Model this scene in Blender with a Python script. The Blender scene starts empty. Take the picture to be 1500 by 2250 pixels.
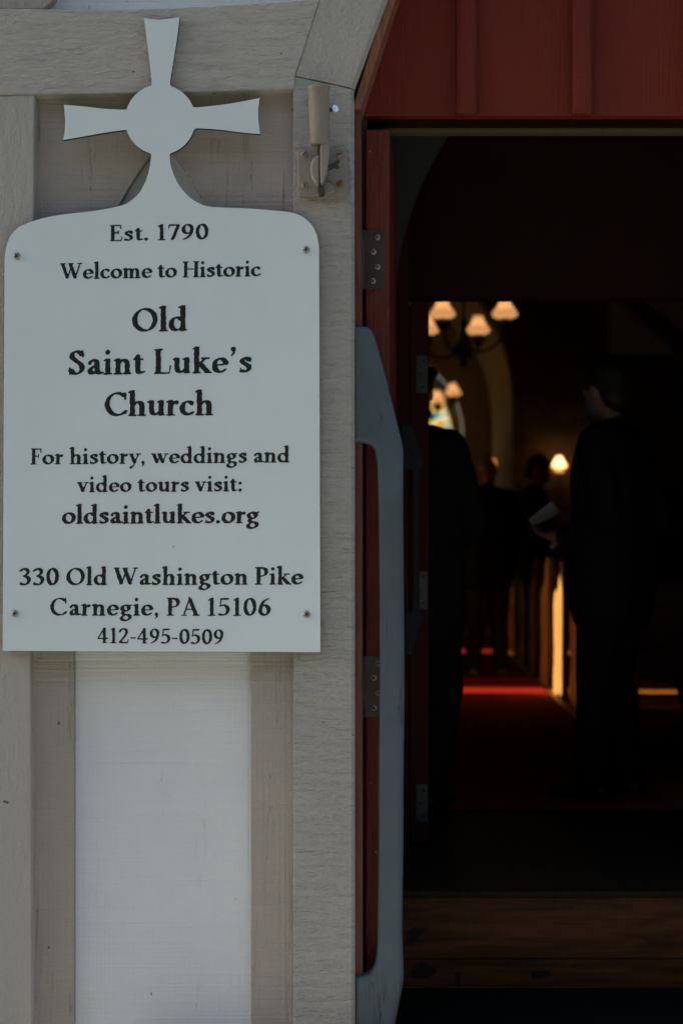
import bpy, bmesh, math, random
import numpy as np
from mathutils import Vector, Matrix
R = math.radians
random.seed(7)
scene = bpy.context.scene
C = scene.collection

# ------------------------------------------------------------------ camera, sky, sun, exposure
F = 3333.0                      # focal length in pixels of the 1500 px wide photograph
VX, VY = 845.0, 1190.0          # where the optical axis meets the picture
CZ = 1.05                       # camera height above the church floor
CY = -4.0
cam_d = bpy.data.cameras.new("camera")
cam = bpy.data.objects.new("camera", cam_d); C.objects.link(cam)
cam.location = (0, CY, CZ); cam.rotation_euler = (R(90), 0, 0)
cam_d.sensor_fit = 'HORIZONTAL'; cam_d.sensor_width = 24.0
cam_d.lens = 24.0 * F / 1500
cam_d.shift_x = (750 - VX) / 1500; cam_d.shift_y = (VY - 1125) / 1500
cam_d.clip_start = 0.05; cam_d.clip_end = 2000
cam_d.dof.use_dof = True; cam_d.dof.focus_distance = 4.0; cam_d.dof.aperture_fstop = 2.4
scene.camera = cam

SUN_DIR = Vector((math.cos(R(25)), -0.06, -math.sin(R(25)))).normalized()   # travels to the right, from behind the front
world = bpy.data.worlds.new("World"); scene.world = world
world.use_nodes = True
wn = world.node_tree.nodes; wl = world.node_tree.links; wn.clear()
sky = wn.new('ShaderNodeTexSky'); sky.sky_type = 'NISHITA'; sky.sun_disc = False
sky.sun_elevation = math.asin(-SUN_DIR.z)
sky.sun_rotation = math.atan2(-SUN_DIR.x, -SUN_DIR.y)
sky.air_density = 1.0; sky.dust_density = 1.6; sky.ozone_density = 0.8; sky.altitude = 0
bg = wn.new('ShaderNodeBackground'); bg.inputs['Strength'].default_value = 0.12
wo = wn.new('ShaderNodeOutputWorld')
wl.new(sky.outputs[0], bg.inputs[0]); wl.new(bg.outputs[0], wo.inputs[0])
sun_d = bpy.data.lights.new("sun", 'SUN'); sun_d.energy = 5.0; sun_d.angle = R(0.5); sun_d.color = (1.0, 0.93, 0.82)
sun = bpy.data.objects.new("sun", sun_d); C.objects.link(sun)
sun.location = (-20, 5, 12)
sun.rotation_euler = SUN_DIR.to_track_quat('-Z', 'Y').to_euler()
vs = scene.view_settings
vs.view_transform = 'Standard'; vs.look = 'None'; vs.gamma = 1.0; vs.exposure = 1.68; vs.use_curve_mapping = False
scene.render.engine = 'CYCLES'
scene.cycles.use_denoising = True
scene.cycles.max_bounces = 8; scene.cycles.diffuse_bounces = 4; scene.cycles.transparent_max_bounces = 12
scene.cycles.sample_clamp_indirect = 3.0

# ------------------------------------------------------------------ helpers
def W(px, py, d):
    return Vector(((px - VX) * d / F, d + CY, CZ + (VY - py) * d / F))
def X(px, d): return (px - VX) * d / F
def Z(py, d): return CZ + (VY - py) * d / F

def empty(name, loc=(0, 0, 0), rz=0):
    o = bpy.data.objects.new(name, None); C.objects.link(o)
    o.location = loc; o.rotation_euler = (0, 0, rz); o.empty_display_size = 0.1
    return o
def tag(o, label=None, cat=None, group=None, kind=None):
    if label: o['label'] = label
    if cat: o['category'] = cat
    if group: o['group'] = group
    if kind: o['kind'] = kind
    return o
def wloc(o):
    v = Vector((0, 0, 0))
    while o: v = v + o.location; o = o.parent
    return v
def link(name, bm, mats, parent=None, smooth=False, local=False, bevel=0, segs=2):
    me = bpy.data.meshes.new(name)
    if bm is not None:
        bmesh.ops.recalc_face_normals(bm, faces=bm.faces[:])
        bm.to_mesh(me); bm.free()
    return linkm(name, me, mats, parent, smooth, local, bevel, segs)
def linkm(name, me, mats, parent=None, smooth=False, local=False, bevel=0, segs=2):
    if not isinstance(mats, (list, tuple)): mats = [mats]
    for m in mats: me.materials.append(m)
    if parent is not None and not local:
        me.transform(Matrix.Translation(-wloc(parent)))
    o = bpy.data.objects.new(name, me); C.objects.link(o)
    if parent is not None: o.parent = parent
    if smooth:
        me.polygons.foreach_set('use_smooth', [True] * len(me.polygons))
    if bevel:
        b = o.modifiers.new('bevel', 'BEVEL'); b.width = bevel; b.segments = segs; b.limit_method = 'ANGLE'; b.angle_limit = R(40)
        b.harden_normals = False
    return o
def copy_tree(o, parent=None):
    c = o.copy(); C.objects.link(c)
    if parent is not None: c.parent = parent
    for ch in list(o.children): copy_tree(ch, c)
    return c

def box(bm, x0, x1, y0, y1, z0, z1, mi=0, mat=None):
    vs_ = [bm.verts.new(p) for p in ((x0,y0,z0),(x1,y0,z0),(x1,y1,z0),(x0,y1,z0),(x0,y0,z1),(x1,y0,z1),(x1,y1,z1),(x0,y1,z1))]
    if mat is not None:
        for v in vs_: v.co = mat @ v.co
    for f in ((0,1,2,3),(4,7,6,5),(0,4,5,1),(1,5,6,2),(2,6,7,3),(3,7,4,0)):
        bm.faces.new([vs_[i] for i in f]).material_index = mi
    return vs_
def prism(bm, pts, y0, y1, mi=0):          # pts: (x, z) polygon, extruded along y
    a = [bm.verts.new((p[0], y0, p[1])) for p in pts]; b = [bm.verts.new((p[0], y1, p[1])) for p in pts]
    n = len(pts)
    bm.faces.new(a).material_index = mi; bm.faces.new(b[::-1]).material_index = mi
    for i in range(n):
        bm.faces.new((a[i], b[i], b[(i+1) % n], a[(i+1) % n])).material_index = mi
def ppx(bm, pts, y0, y1, mi=0):            # polygon given as points of the photograph, standing at depth y0
    d = y0 - CY
    prism(bm, [(X(p[0], d), Z(p[1], d)) for p in pts], y0, y1, mi)
def chamfer_px(bm, front, back, y0, yc, y1):   # front face a little smaller than the outline behind it
    fa = [bm.verts.new(W(p[0], p[1], y0-CY)) for p in front]
    k = [(X(p[0], y0-CY), Z(p[1], y0-CY)) for p in back]
    ba = [bm.verts.new((p[0], yc, p[1])) for p in k]; bb = [bm.verts.new((p[0], y1, p[1])) for p in k]
    n = len(fa); bm.faces.new(fa); bm.faces.new(bb[::-1])
    for a, b in ((fa, ba), (ba, bb)):
        for i in range(n): bm.faces.new((a[i], b[i], b[(i+1) % n], a[(i+1) % n]))
def bpx(bm, x0, y0, x1, y1, ya, yb, mi=0):
    ppx(bm, [(x0, y1), (x1, y1), (x1, y0), (x0, y0)], ya, yb, mi)
def frame(axis):
    axis = Vector(axis).normalized()
    u = axis.orthogonal().normalized(); return u, axis.cross(u), axis
def lathe(bm, prof, base, axis=(0,0,1), n=20, mi=0, cap=True):   # prof: (radius, height)
    u, v, w = frame(axis); base = Vector(base)
    rings = []
    for r, h in prof:
        rings.append([bm.verts.new(base + w*h + (u*math.cos(2*math.pi*k/n) + v*math.sin(2*math.pi*k/n))*max(r, 1e-5)) for k in range(n)])
    for a, b in zip(rings, rings[1:]):
        for k in range(n):
            f = bm.faces.new((a[k], a[(k+1) % n], b[(k+1) % n], b[k])); f.material_index = mi; f.smooth = True
    if cap:
        bm.faces.new(rings[0][::-1]).material_index = mi; bm.faces.new(rings[-1]).material_index = mi
def tube(bm, pts, r, n=10, mi=0):
    pts = [Vector(p) for p in pts]; rr = r if isinstance(r, (list, tuple)) else [r]*len(pts)
    rings = []; u = None
    for i, p in enumerate(pts):
        t = (pts[min(i+1, len(pts)-1)] - pts[max(i-1, 0)]).normalized()
        u = t.orthogonal().normalized() if u is None else (u - t*u.dot(t)).normalized()
        v = t.cross(u)
        rings.append([bm.verts.new(p + (u*math.cos(2*math.pi*k/n) + v*math.sin(2*math.pi*k/n))*rr[i]) for k in range(n)])
    for a, b in zip(rings, rings[1:]):
        for k in range(n):
            f = bm.faces.new((a[k], a[(k+1) % n], b[(k+1) % n], b[k])); f.smooth = True; f.material_index = mi
    bm.faces.new(rings[0][::-1]).material_index = mi; bm.faces.new(rings[-1]).material_index = mi
def ball(bm, c, r, sx=1, sy=1, sz=1, mi=0, sub=2, rot=None):
    g = bmesh.ops.create_icosphere(bm, subdivisions=sub, radius=r)
    m = Matrix.Translation(Vector(c)) @ (rot.to_4x4() if rot else Matrix()) @ Matrix.Diagonal((sx, sy, sz, 1))
    for v in g['verts']: v.co = m @ v.co
    for f in {f for v in g['verts'] for f in v.link_faces}: f.material_index = mi; f.smooth = True

def catmull(pts, n=6, closed=False):
    P = [Vector(p) for p in pts]; out = []
    m = len(P)
    for i in range(m if closed else m-1):
        if closed: p0, p1, p2, p3 = P[i-1], P[i], P[(i+1) % m], P[(i+2) % m]
        else: p0, p1, p2, p3 = P[max(i-1, 0)], P[i], P[i+1], P[min(i+2, m-1)]
        for k in range(n):
            t = k/n
            out.append(0.5*((2*p1) + (p2-p0)*t + (2*p0-5*p1+4*p2-p3)*t*t + (3*p1-p0-3*p2+p3)*t**3))
    if not closed: out.append(P[-1])
    return out

def flat_shape(loops, thick, bevel=0.0, res=2):
    """closed 2D loops (outer ones and holes) -> a solid slab mesh, in x / y with thickness along z"""
    cu = bpy.data.curves.new('outline', 'CURVE'); cu.dimensions = '2D'; cu.fill_mode = 'BOTH'
    cu.extrude = max(thick/2 - bevel, 1e-5); cu.bevel_depth = bevel; cu.bevel_resolution = res; cu.offset = -bevel
    for lp in loops:
        s = cu.splines.new('POLY'); s.points.add(len(lp)-1); s.use_cyclic_u = True
        for i, p in enumerate(lp): s.points[i].co = (p[0], p[1], 0, 1)
    o = bpy.data.objects.new('outline', cu); C.objects.link(o)
    dg = bpy.context.evaluated_depsgraph_get()
    me = bpy.data.meshes.new_from_object(o.evaluated_get(dg))
    bpy.data.objects.remove(o); bpy.data.curves.remove(cu)
    me.materials.clear()
    return me
def slab(loops, y0, y1, bevel=0.0, res=2):   # loops in (x, z), slab standing from y0 (front) to y1
    me = flat_shape(loops, y1-y0, bevel, res)
    me.transform(Matrix.Translation((0, (y0+y1)/2, 0)) @ Matrix.Rotation(R(90), 4, 'X'))
    return me
def remesh(bm, vox, smooth_it=4):
    me = bpy.data.meshes.new('blob'); bm.to_mesh(me); bm.free()
    o = bpy.data.objects.new('blob', me); C.objects.link(o)
    m = o.modifiers.new('r', 'REMESH'); m.mode = 'VOXEL'; m.voxel_size = vox; m.use_smooth_shade = True
    s2_ = o.modifiers.new('s', 'SMOOTH'); s2_.iterations = smooth_it; s2_.factor = 0.5
    dg = bpy.context.evaluated_depsgraph_get()
    r = bpy.data.meshes.new_from_object(o.evaluated_get(dg))
    bpy.data.objects.remove(o); bpy.data.meshes.remove(me)
    return r
def loops_px(loops, d): return [[(X(p[0], d), Z(p[1], d)) for p in lp] for lp in loops]

# ------------------------------------------------------------------ materials
def material(name, col, rough=0.6, metal=0.0, var=0.0, var_scale=3.0, bumps=(), spec=0.4, col2=None, col_scale=(1,1,1),
             cracks=None, specks=None, coat=0.0, edge=0.5):
    """bumps: (scale_xyz, noise_scale, detail, distortion, height in m, ridged)"""
    m = bpy.data.materials.new(name); m.use_nodes = True
    nt = m.node_tree; n = nt.nodes; l = nt.links
    p = n['Principled BSDF']
    p.inputs['Roughness'].default_value = rough; p.inputs['Metallic'].default_value = metal
    p.inputs['Specular IOR Level'].default_value = spec; p.inputs['Coat Weight'].default_value = coat
    tc = n.new('ShaderNodeTexCoord')
    def noise(sc, ns, det=4, dist=0.0, rough_=0.55):
        mp = n.new('ShaderNodeMapping'); mp.inputs['Scale'].default_value = sc
        l.new(tc.outputs['Object'], mp.inputs[0])
        t = n.new('ShaderNodeTexNoise'); t.inputs['Scale'].default_value = ns; t.inputs['Detail'].default_value = det
        t.inputs['Distortion'].default_value = dist; t.inputs['Roughness'].default_value = rough_
        l.new(mp.outputs[0], t.inputs[0]); return t.outputs[0]
    def ramp(src, a, b, ca=(0,0,0,1), cb=(1,1,1,1)):
        r = n.new('ShaderNodeValToRGB'); r.color_ramp.elements[0].position = a; r.color_ramp.elements[1].position = b
        r.color_ramp.elements[0].color = ca; r.color_ramp.elements[1].color = cb
        l.new(src, r.inputs[0]); return r.outputs[0]
    def mix(fac, a, b, mode='MIX'):
        x = n.new('ShaderNodeMix'); x.data_type = 'RGBA'; x.blend_type = mode
        for s, v in ((0, fac), (6, a), (7, b)):
            if hasattr(v, 'links'): l.new(v, x.inputs[s])
            else: x.inputs[s].default_value = v
        return x.outputs[2]
    c = tuple(col) + (1,)
    out = None
    if col2 is not None:
        out = mix(ramp(noise(col_scale, var_scale, 6, 0.6), edge-0.16, edge+0.16), c, tuple(col2) + (1,))
    if var:
        f = ramp(noise((1,1,1), var_scale, 5), 0.3, 0.7, (1-var, 1-var, 1-var, 1), (1+var*0.4,)*3 + (1,))
        out = mix(1.0, out if out is not None else c, f, 'MULTIPLY')
    crack_h = None
    if cracks:       # (scale_xyz, width, amount of the surface, colour)
        sc, wd, cover, cc = cracks
        t_ = noise(sc, 1.0, 3, 0.15)
        sb = n.new('ShaderNodeMath'); sb.operation = 'SUBTRACT'; sb.inputs[1].default_value = 0.5; l.new(t_, sb.inputs[0])
        ab = n.new('ShaderNodeMath'); ab.operation = 'ABSOLUTE'; l.new(sb.outputs[0], ab.inputs[0])
        line = ramp(ab.outputs[0], 0.0, wd, (1,1,1,1), (0,0,0,1))
        mask = ramp(noise((sc[0]*0.25, sc[1]*0.25, sc[2]*0.8), 1.3, 3), cover, cover+0.05)
        mm = n.new('ShaderNodeMath'); mm.operation = 'MULTIPLY'; l.new(line, mm.inputs[0]); l.new(mask, mm.inputs[1])
        out = mix(mm.outputs[0], out if out is not None else c, tuple(cc) + (1,))
        crack_h = mm.outputs[0]
    if specks:       # (scale, threshold, colour)
        s_ = ramp(noise((1,1,1), specks[0], 1), specks[1], specks[1]+0.02)
        out = mix(s_, out if out is not None else c, tuple(specks[2]) + (1,))
    if out is None: p.inputs['Base Color'].default_value = c
    else: l.new(out, p.inputs['Base Color'])
    nrm = None
    for sc, ns, det, dist, h, ridged in bumps:
        t = noise(sc, ns, det, dist, 0.6)
        if ridged: t = ramp(t, 0.38, 0.62)
        b = n.new('ShaderNodeBump'); b.inputs['Distance'].default_value = h; b.inputs['Strength'].default_value = 1.0
        l.new(t, b.inputs['Height'])
        if nrm is not None: l.new(nrm, b.inputs['Normal'])
        nrm = b.outputs[0]
    if crack_h is not None:
        b = n.new('ShaderNodeBump'); b.inputs['Distance'].default_value = 0.0012; b.invert = True
        l.new(crack_h, b.inputs['Height'])
        if nrm is not None: l.new(nrm, b.inputs['Normal'])
        nrm = b.outputs[0]
    if nrm is not None: l.new(nrm, p.inputs['Normal'])
    return m

def glow(name, col, strength, col2=None):
    m = bpy.data.materials.new(name); m.use_nodes = True
    p = m.node_tree.nodes['Principled BSDF']
    p.inputs['Base Color'].default_value = (0.7, 0.6, 0.45, 1)
    p.inputs['Emission Color'].default_value = tuple(col) + (1,); p.inputs['Emission Strength'].default_value = strength
    return m

CREAM = (0.405, 0.378, 0.33); GREIGE = (0.395, 0.35, 0.302)
M = {}
M['post'] = material('rough sawn cream paint', CREAM, 0.75, var=0.06, var_scale=5,
    bumps=[((7,7,48), 1.3, 6, 0.6, 0.0120, False), ((22,20,110), 1.0, 5, 0.6, 0.0055, False), ((1,1,1), 95, 4, 0.3, 0.0045, False)],
    specks=(38, 0.77, (0.12,0.10,0.08)))
M['post_plain'] = material('smoother cream paint', CREAM, 0.7, var=0.05, var_scale=4,
    bumps=[((26,26,9), 1.6, 5, 0.5, 0.005, False), ((1,1,1), 120, 4, 0, 0.003, False)], specks=(30, 0.78, (0.13,0.11,0.09)))
M['beam'] = material('coarse grained cream paint', (0.47,0.435,0.378), 0.75, var=0.06, var_scale=5,
    bumps=[((9,9,40), 1.2, 5, 1.4, 0.0125, False), ((26,26,85), 1.0, 4, 1.2, 0.004, False)],
    specks=(40, 0.77, (0.12,0.10,0.08)))
M['brace'] = material('stippled cream paint', (0.41,0.38,0.33), 0.72, var=0.05, var_scale=6,
    bumps=[((1,1,1), 90, 5, 0.4, 0.0065, False), ((8,8,3), 3, 3, 0.5, 0.004, False)])
hatch = [((1.3,2,120), 1.0, 4, 0.05, 0.0048, False), ((120,2,1.8), 1.0, 3, 0.05, 0.0024, False), ((1,1,1), 8, 3, 0, 0.004, False), ((1,1,1), 120, 3, 0, 0.0016, False)]
M['greige'] = material('hatched greige paint', GREIGE, 0.7, var=0.06, var_scale=5, bumps=hatch,
    cracks=((80, 20, 2.0), 0.006, 0.52, (0.22,0.19,0.16)), specks=(34, 0.78, (0.12,0.10,0.08)))
M['white'] = material('hatched white paint', (0.73,0.745,0.745), 0.65, var=0.045, var_scale=4, bumps=[h[:4] + (h[4]*0.7, False) for h in hatch],
    cracks=((40, 10, 1.4), 0.002, 0.62, (0.60,0.59,0.57)), specks=(30, 0.79, (0.25,0.22,0.2)))
M['sign'] = material('satin white sign board', (0.725,0.79,0.785), 0.42, var=0.045, var_scale=3.5,
    bumps=[((170,4,4), 1.5, 4, 0.1, 0.00025, False)], specks=(46, 0.80, (0.35,0.34,0.33)), spec=0.45)
M['sign_edge'] = material('dark sign edge', (0.03,0.03,0.028), 0.7)
M['ink'] = material('black sign paint', (0.009,0.011,0.009), 0.5)
M['screw'] = material('zinc screw', (0.36,0.35,0.33), 0.5, metal=0.35, var=0.15, var_scale=90)
M['zinc'] = material('bright zinc', (0.62,0.66,0.7), 0.3, metal=0.7)
M['brass'] = material('tarnished brass screw', (0.30,0.18,0.06), 0.5, metal=0.6, var=0.3, var_scale=150)
M['slot'] = material('screw recess', (0.03,0.028,0.025), 0.8)
M['holder'] = material('painted cast iron cream', (0.285,0.25,0.21), 0.7, var=0.08, var_scale=25,
    bumps=[((1,1,1), 90, 4, 0.3, 0.002, False)], spec=0.15)
M['pin'] = material('bare dirty steel and slot shade', (0.075,0.065,0.05), 0.6, metal=0.4, var=0.3, var_scale=60)  # bolt steel, also the painted shade of the holder's slot
M['red'] = material('red oxide paint on boards', (0.172,0.0225,0.0095), 0.62, spec=0.2, var=0.12, var_scale=4,
    bumps=[((120,3,5), 1.2, 4, 0.3, 0.0045, False), ((4,3,90), 1.1, 4, 0.2, 0.0025, False), ((1,1,1), 60, 4, 0.3, 0.0015, False)],
    specks=(44, 0.78, (0.08,0.012,0.01)))
M['red_old'] = material('worn red door paint', (0.150,0.026,0.016), 0.5, spec=0.3, var=0.16, var_scale=12,
    bumps=[((70,20,5), 1.2, 5, 0.8, 0.0050, False), ((1,1,1), 50, 4, 0.4, 0.003, False)],
    cracks=((40, 30, 4), 0.014, 0.54, (0.05,0.012,0.010)), specks=(46, 0.76, (0.30,0.2,0.16)))
M['iron'] = material('rail paint darkened for shade', (0.007,0.0105,0.012), 0.6, spec=0.15)  # inner wooden rail: porch shade is put into this near-black colour
M['salmon'] = material('rubbed salmon red wood', (0.16,0.050,0.031), 0.6, col2=(0.09,0.024,0.017), col_scale=(60,20,4), var_scale=1.2,
    bumps=[((150,30,4), 1.2, 4, 0.3, 0.0010, False)])
M['copper'] = material('bare orange wood edging', (0.33,0.125,0.060), 0.6, col2=(0.20,0.07,0.034), col_scale=(50,20,9), var_scale=1.4,
    bumps=[((120,30,9), 1.2, 4, 0.3, 0.0010, False)], cracks=((50,30,8), 0.02, 0.53, (0.10,0.03,0.02)))
M['khaki'] = material('dull khaki lintel', (0.09,0.072,0.043), 0.6, var=0.1)
M['gap'] = material('dark brown rebate', (0.05,0.032,0.018), 0.8)
M['hinge'] = material('dark painted hinge', (0.075,0.058,0.048), 0.45, metal=0.3, var=0.2, var_scale=30, bumps=[((1,1,1), 120, 3, 0, 0.0004, False)])
M['rail'] = material('weathered slate blue paint', (0.074,0.098,0.110), 0.5, var=0.18, var_scale=7,
    bumps=[((120,60,4), 1.3, 4, 0.4, 0.0009, False), ((1,1,1), 70, 3, 0, 0.0006, False)],
    cracks=((75, 60, 4), 0.014, 0.57, (0.02,0.024,0.03)))
M['plaster'] = material('old plaster', (0.60,0.51,0.35), 0.85, var=0.1, var_scale=2, bumps=[((1,1,1), 20, 4, 0, 0.004, False)])
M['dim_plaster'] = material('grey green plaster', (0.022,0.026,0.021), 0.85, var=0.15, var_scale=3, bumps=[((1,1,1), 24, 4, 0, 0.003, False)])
M['stone'] = material('brown rubble wall', (0.17,0.115,0.072), 0.85, col2=(0.08,0.053,0.036), col_scale=(1.5,1.5,5), var_scale=2.2,
    bumps=[((2,2,5), 3, 4, 0.4, 0.02, False)])
M['ceiling'] = material('dark timber ceiling', (0.045,0.032,0.022), 0.8, var=0.2, bumps=[((2,30,30), 2, 4, 0, 0.002, False)])
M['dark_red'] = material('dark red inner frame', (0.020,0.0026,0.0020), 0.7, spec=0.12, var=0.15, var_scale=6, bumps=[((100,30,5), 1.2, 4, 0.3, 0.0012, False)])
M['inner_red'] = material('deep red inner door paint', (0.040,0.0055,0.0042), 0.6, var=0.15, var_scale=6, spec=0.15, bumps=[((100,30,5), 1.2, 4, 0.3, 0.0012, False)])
M['plate'] = material('grey painted hinge leaf', (0.065,0.075,0.068), 0.5, metal=0.2, var=0.15, var_scale=40)
M['step'] = material('varnished knotty board', (0.11,0.038,0.009), 0.6, col2=(0.034,0.011,0.004), spec=0.2, col_scale=(1.6,8,14), var_scale=2.6,
    bumps=[((4,30,70), 1.4, 4, 0.4, 0.0010, False)], specks=(7, 0.71, (0.012,0.008,0.006)))
M['floor'] = material('dark varnished floor boards', (0.26,0.105,0.024), 0.45, spec=0.3, col2=(0.18,0.07,0.016), col_scale=(12,1.2,1), var_scale=2.4,
    bumps=[((40,1.5,1), 1.4, 4, 0.3, 0.0008, False)])
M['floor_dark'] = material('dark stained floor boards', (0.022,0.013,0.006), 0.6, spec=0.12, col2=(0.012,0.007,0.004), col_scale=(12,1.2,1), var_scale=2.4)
M['mat'] = material('dark landing mat', (0.005,0.0055,0.005), 1.0, spec=0.03, var=0.2, var_scale=20, bumps=[((1,1,1), 300, 2, 0, 0.002, False)])
M['paving'] = material('concrete paving', (0.30,0.29,0.27), 0.85, var=0.12, var_scale=3, bumps=[((1,1,1), 80, 4, 0, 0.002, False)])
M['lawn'] = material('mown lawn', (0.065,0.075,0.045), 0.9, var=0.3, var_scale=4, bumps=[((1,1,1), 40, 5, 0, 0.02, False)])
M['sky_blocker'] = material('unseen dark sky blocker', (0.028,0.031,0.024), 0.9, var=0.4, var_scale=0.4)  # for the added, unseen slope that blocks low sky light
M['rug'] = material('red carpet', (0.22,0.008,0.010), 0.95, var=0.15, var_scale=10, bumps=[((1,1,1), 300, 2, 0, 0.003, False)], spec=0.1)
M['pew'] = material('honey varnished pew wood', (0.50,0.34,0.155), 0.4, col2=(0.38,0.24,0.10), col_scale=(14,14,2), var_scale=1.5)
M['pew_red'] = material('dark red brown pew wood', (0.17,0.045,0.026), 0.45, col2=(0.07,0.018,0.012), col_scale=(3,14,14), var_scale=1.5)
M['shade'] = glow('lit glass lamp shade', (1.0, 0.56, 0.25), 0.36)
M['shade_hot'] = glow('bright lit lamp shade', (1.0, 0.66, 0.34), 0.75)
def lampglass(name, col, em):
    m = bpy.data.materials.new(name); m.use_nodes = True
    nt = m.node_tree; n = nt.nodes; l = nt.links; n.clear()
    t = n.new('ShaderNodeBsdfTranslucent'); t.inputs[0].default_value = tuple(col) + (1,)
    d_ = n.new('ShaderNodeBsdfDiffuse'); d_.inputs[0].default_value = tuple(col) + (1,)
    e = n.new('ShaderNodeEmission'); e.inputs[0].default_value = (1.0, 0.50, 0.18, 1); e.inputs[1].default_value = em
    mx = n.new('ShaderNodeMixShader'); mx.inputs[0].default_value = 0.35; ad = n.new('ShaderNodeAddShader'); o = n.new('ShaderNodeOutputMaterial')
    l.new(t.outputs[0], mx.inputs[1]); l.new(d_.outputs[0], mx.inputs[2]); l.new(mx.outputs[0], ad.inputs[0]); l.new(e.outputs[0], ad.inputs[1]); l.new(ad.outputs[0], o.inputs[0])
    return m
M['shade'] = lampglass('lit glass lamp shade', (0.80, 0.68, 0.56), 0.035)
M['shade_hot'] = lampglass('bright lit lamp shade', (0.85, 0.76, 0.62), 0.05)
def bulb(loc, power, parent):
    ld = bpy.data.lights.new('bulb', 'POINT'); ld.energy = power; ld.color = (1.0, 0.56, 0.26); ld.shadow_soft_size = 0.02
    o = bpy.data.objects.new('bulb', ld); C.objects.link(o); o.location = loc; o.parent = parent
M['candle'] = glow('small electric candle', (1.0, 0.30, 0.06), 0.4)
M['lamp_metal'] = material('blackened brass lamp', (0.035,0.032,0.02), 0.4, metal=0.6)
M['font_glass'] = material('smoky lamp font', (0.12,0.10,0.06), 0.25)
M['black_cloth'] = material('black wool cloth', (0.010,0.010,0.011), 0.9, spec=0.1, bumps=[((1,1,1), 90, 3, 0, 0.002, False)])
M['green_cloth'] = material('dark green cloth', (0.018,0.032,0.018), 0.9, spec=0.1)
M['olive_cloth'] = material('dark olive trousers', (0.025,0.030,0.016), 0.9, spec=0.1)
M['skin'] = material('skin', (0.26,0.14,0.09), 0.5)
M['hair'] = material('dark hair', (0.012,0.009,0.007), 0.6, bumps=[((60,60,8), 2, 3, 0, 0.003, False)])
M['mask'] = material('pale face mask', (0.13,0.14,0.15), 0.8)
M['shoe'] = material('dark leather shoe', (0.016,0.013,0.011), 0.4)
M['shoe_tan'] = material('tan canvas shoe', (0.20,0.16,0.10), 0.7)
M['paper'] = material('white paper sheet', (0.40,0.415,0.42), 0.8)
M['board_grey'] = material('pale grey board', (0.30,0.32,0.31), 0.7)
M['roof'] = material('grey roof shingles', (0.07,0.07,0.072), 0.85, bumps=[((6,6,30), 3, 3, 0, 0.01, False)])

def glass(name, col, gloss=0.08):
    m = bpy.data.materials.new(name); m.use_nodes = True
    nt = m.node_tree; nt.nodes.clear()
    t = nt.nodes.new('ShaderNodeBsdfTransparent'); t.inputs[0].default_value = tuple(col) + (1,)
    g = nt.nodes.new('ShaderNodeBsdfGlossy'); g.inputs['Roughness'].default_value = 0.05
    mx = nt.nodes.new('ShaderNodeMixShader'); mx.inputs[0].default_value = gloss
    o = nt.nodes.new('ShaderNodeOutputMaterial')
    nt.links.new(t.outputs[0], mx.inputs[1]); nt.links.new(g.outputs[0], mx.inputs[2]); nt.links.new(mx.outputs[0], o.inputs[0])
    return m
M['amber'] = glass('amber window glass', (1.0, 0.86, 0.62))
M['deep_amber'] = glass('smoky amber window glass', (0.20, 0.11, 0.06))
def stained():
    m = bpy.data.materials.new('stained glass'); m.use_nodes = True
    nt = m.node_tree; n = nt.nodes; l = nt.links; n.clear()
    tc = n.new('ShaderNodeTexCoord'); v = n.new('ShaderNodeTexVoronoi'); v.inputs['Scale'].default_value = 11.0
    l.new(tc.outputs['Object'], v.inputs[0])
    sp = n.new('ShaderNodeSeparateColor'); l.new(v.outputs['Color'], sp.inputs[0])
    r = n.new('ShaderNodeValToRGB'); r.color_ramp.interpolation = 'CONSTANT'
    cols = [(0.0,(0.95,0.66,0.28)), (0.25,(0.95,0.92,0.80)), (0.48,(0.85,0.50,0.18)), (0.62,(0.50,0.72,0.62)), (0.76,(0.95,0.80,0.36)), (0.9,(0.80,0.62,0.34))]
    e = r.color_ramp.elements
    e[0].position = 0; e[0].color = cols[0][1] + (1,)
    e[1].position = cols[1][0]; e[1].color = cols[1][1] + (1,)
    for p_, c_ in cols[2:]:
        k = e.new(p_); k.color = c_ + (1,)
    l.new(sp.outputs[0], r.inputs[0])
    t = n.new('ShaderNodeBsdfTranslucent'); t2 = n.new('ShaderNodeBsdfTransparent'); mx = n.new('ShaderNodeMixShader'); mx.inputs[0].default_value = 0.65
    o = n.new('ShaderNodeOutputMaterial')
    l.new(r.outputs[0], t.inputs[0]); l.new(r.outputs[0], t2.inputs[0]); l.new(t.outputs[0], mx.inputs[1]); l.new(t2.outputs[0], mx.inputs[2]); l.new(mx.outputs[0], o.inputs[0])
    return m
M['stained'] = stained()

# ------------------------------------------------------------------ the ground
GZ = -0.55
bm = bmesh.new()
s = 300
for f in ((-s,-s,s,s),):
    vv = [bm.verts.new(p) for p in ((-s,-s,GZ),(s,-s,GZ),(s,s,GZ),(-s,s,GZ))]; bm.faces.new(vv)
tag(link('ground', bm, M['lawn']), kind='structure')
bm = bmesh.new(); box(bm, -1.2, 2.2, -9, -0.52, GZ-0.2, GZ+0.012)
tag(link('path', bm, M['paving']), kind='structure')
LZ = -0.275
bm = bmesh.new(); box(bm, -0.6, 1.6, -0.52, -0.005, GZ-0.2, LZ-0.02)
tag(link('doorstep', bm, M['paving'], bevel=0.012), kind='structure')

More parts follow.
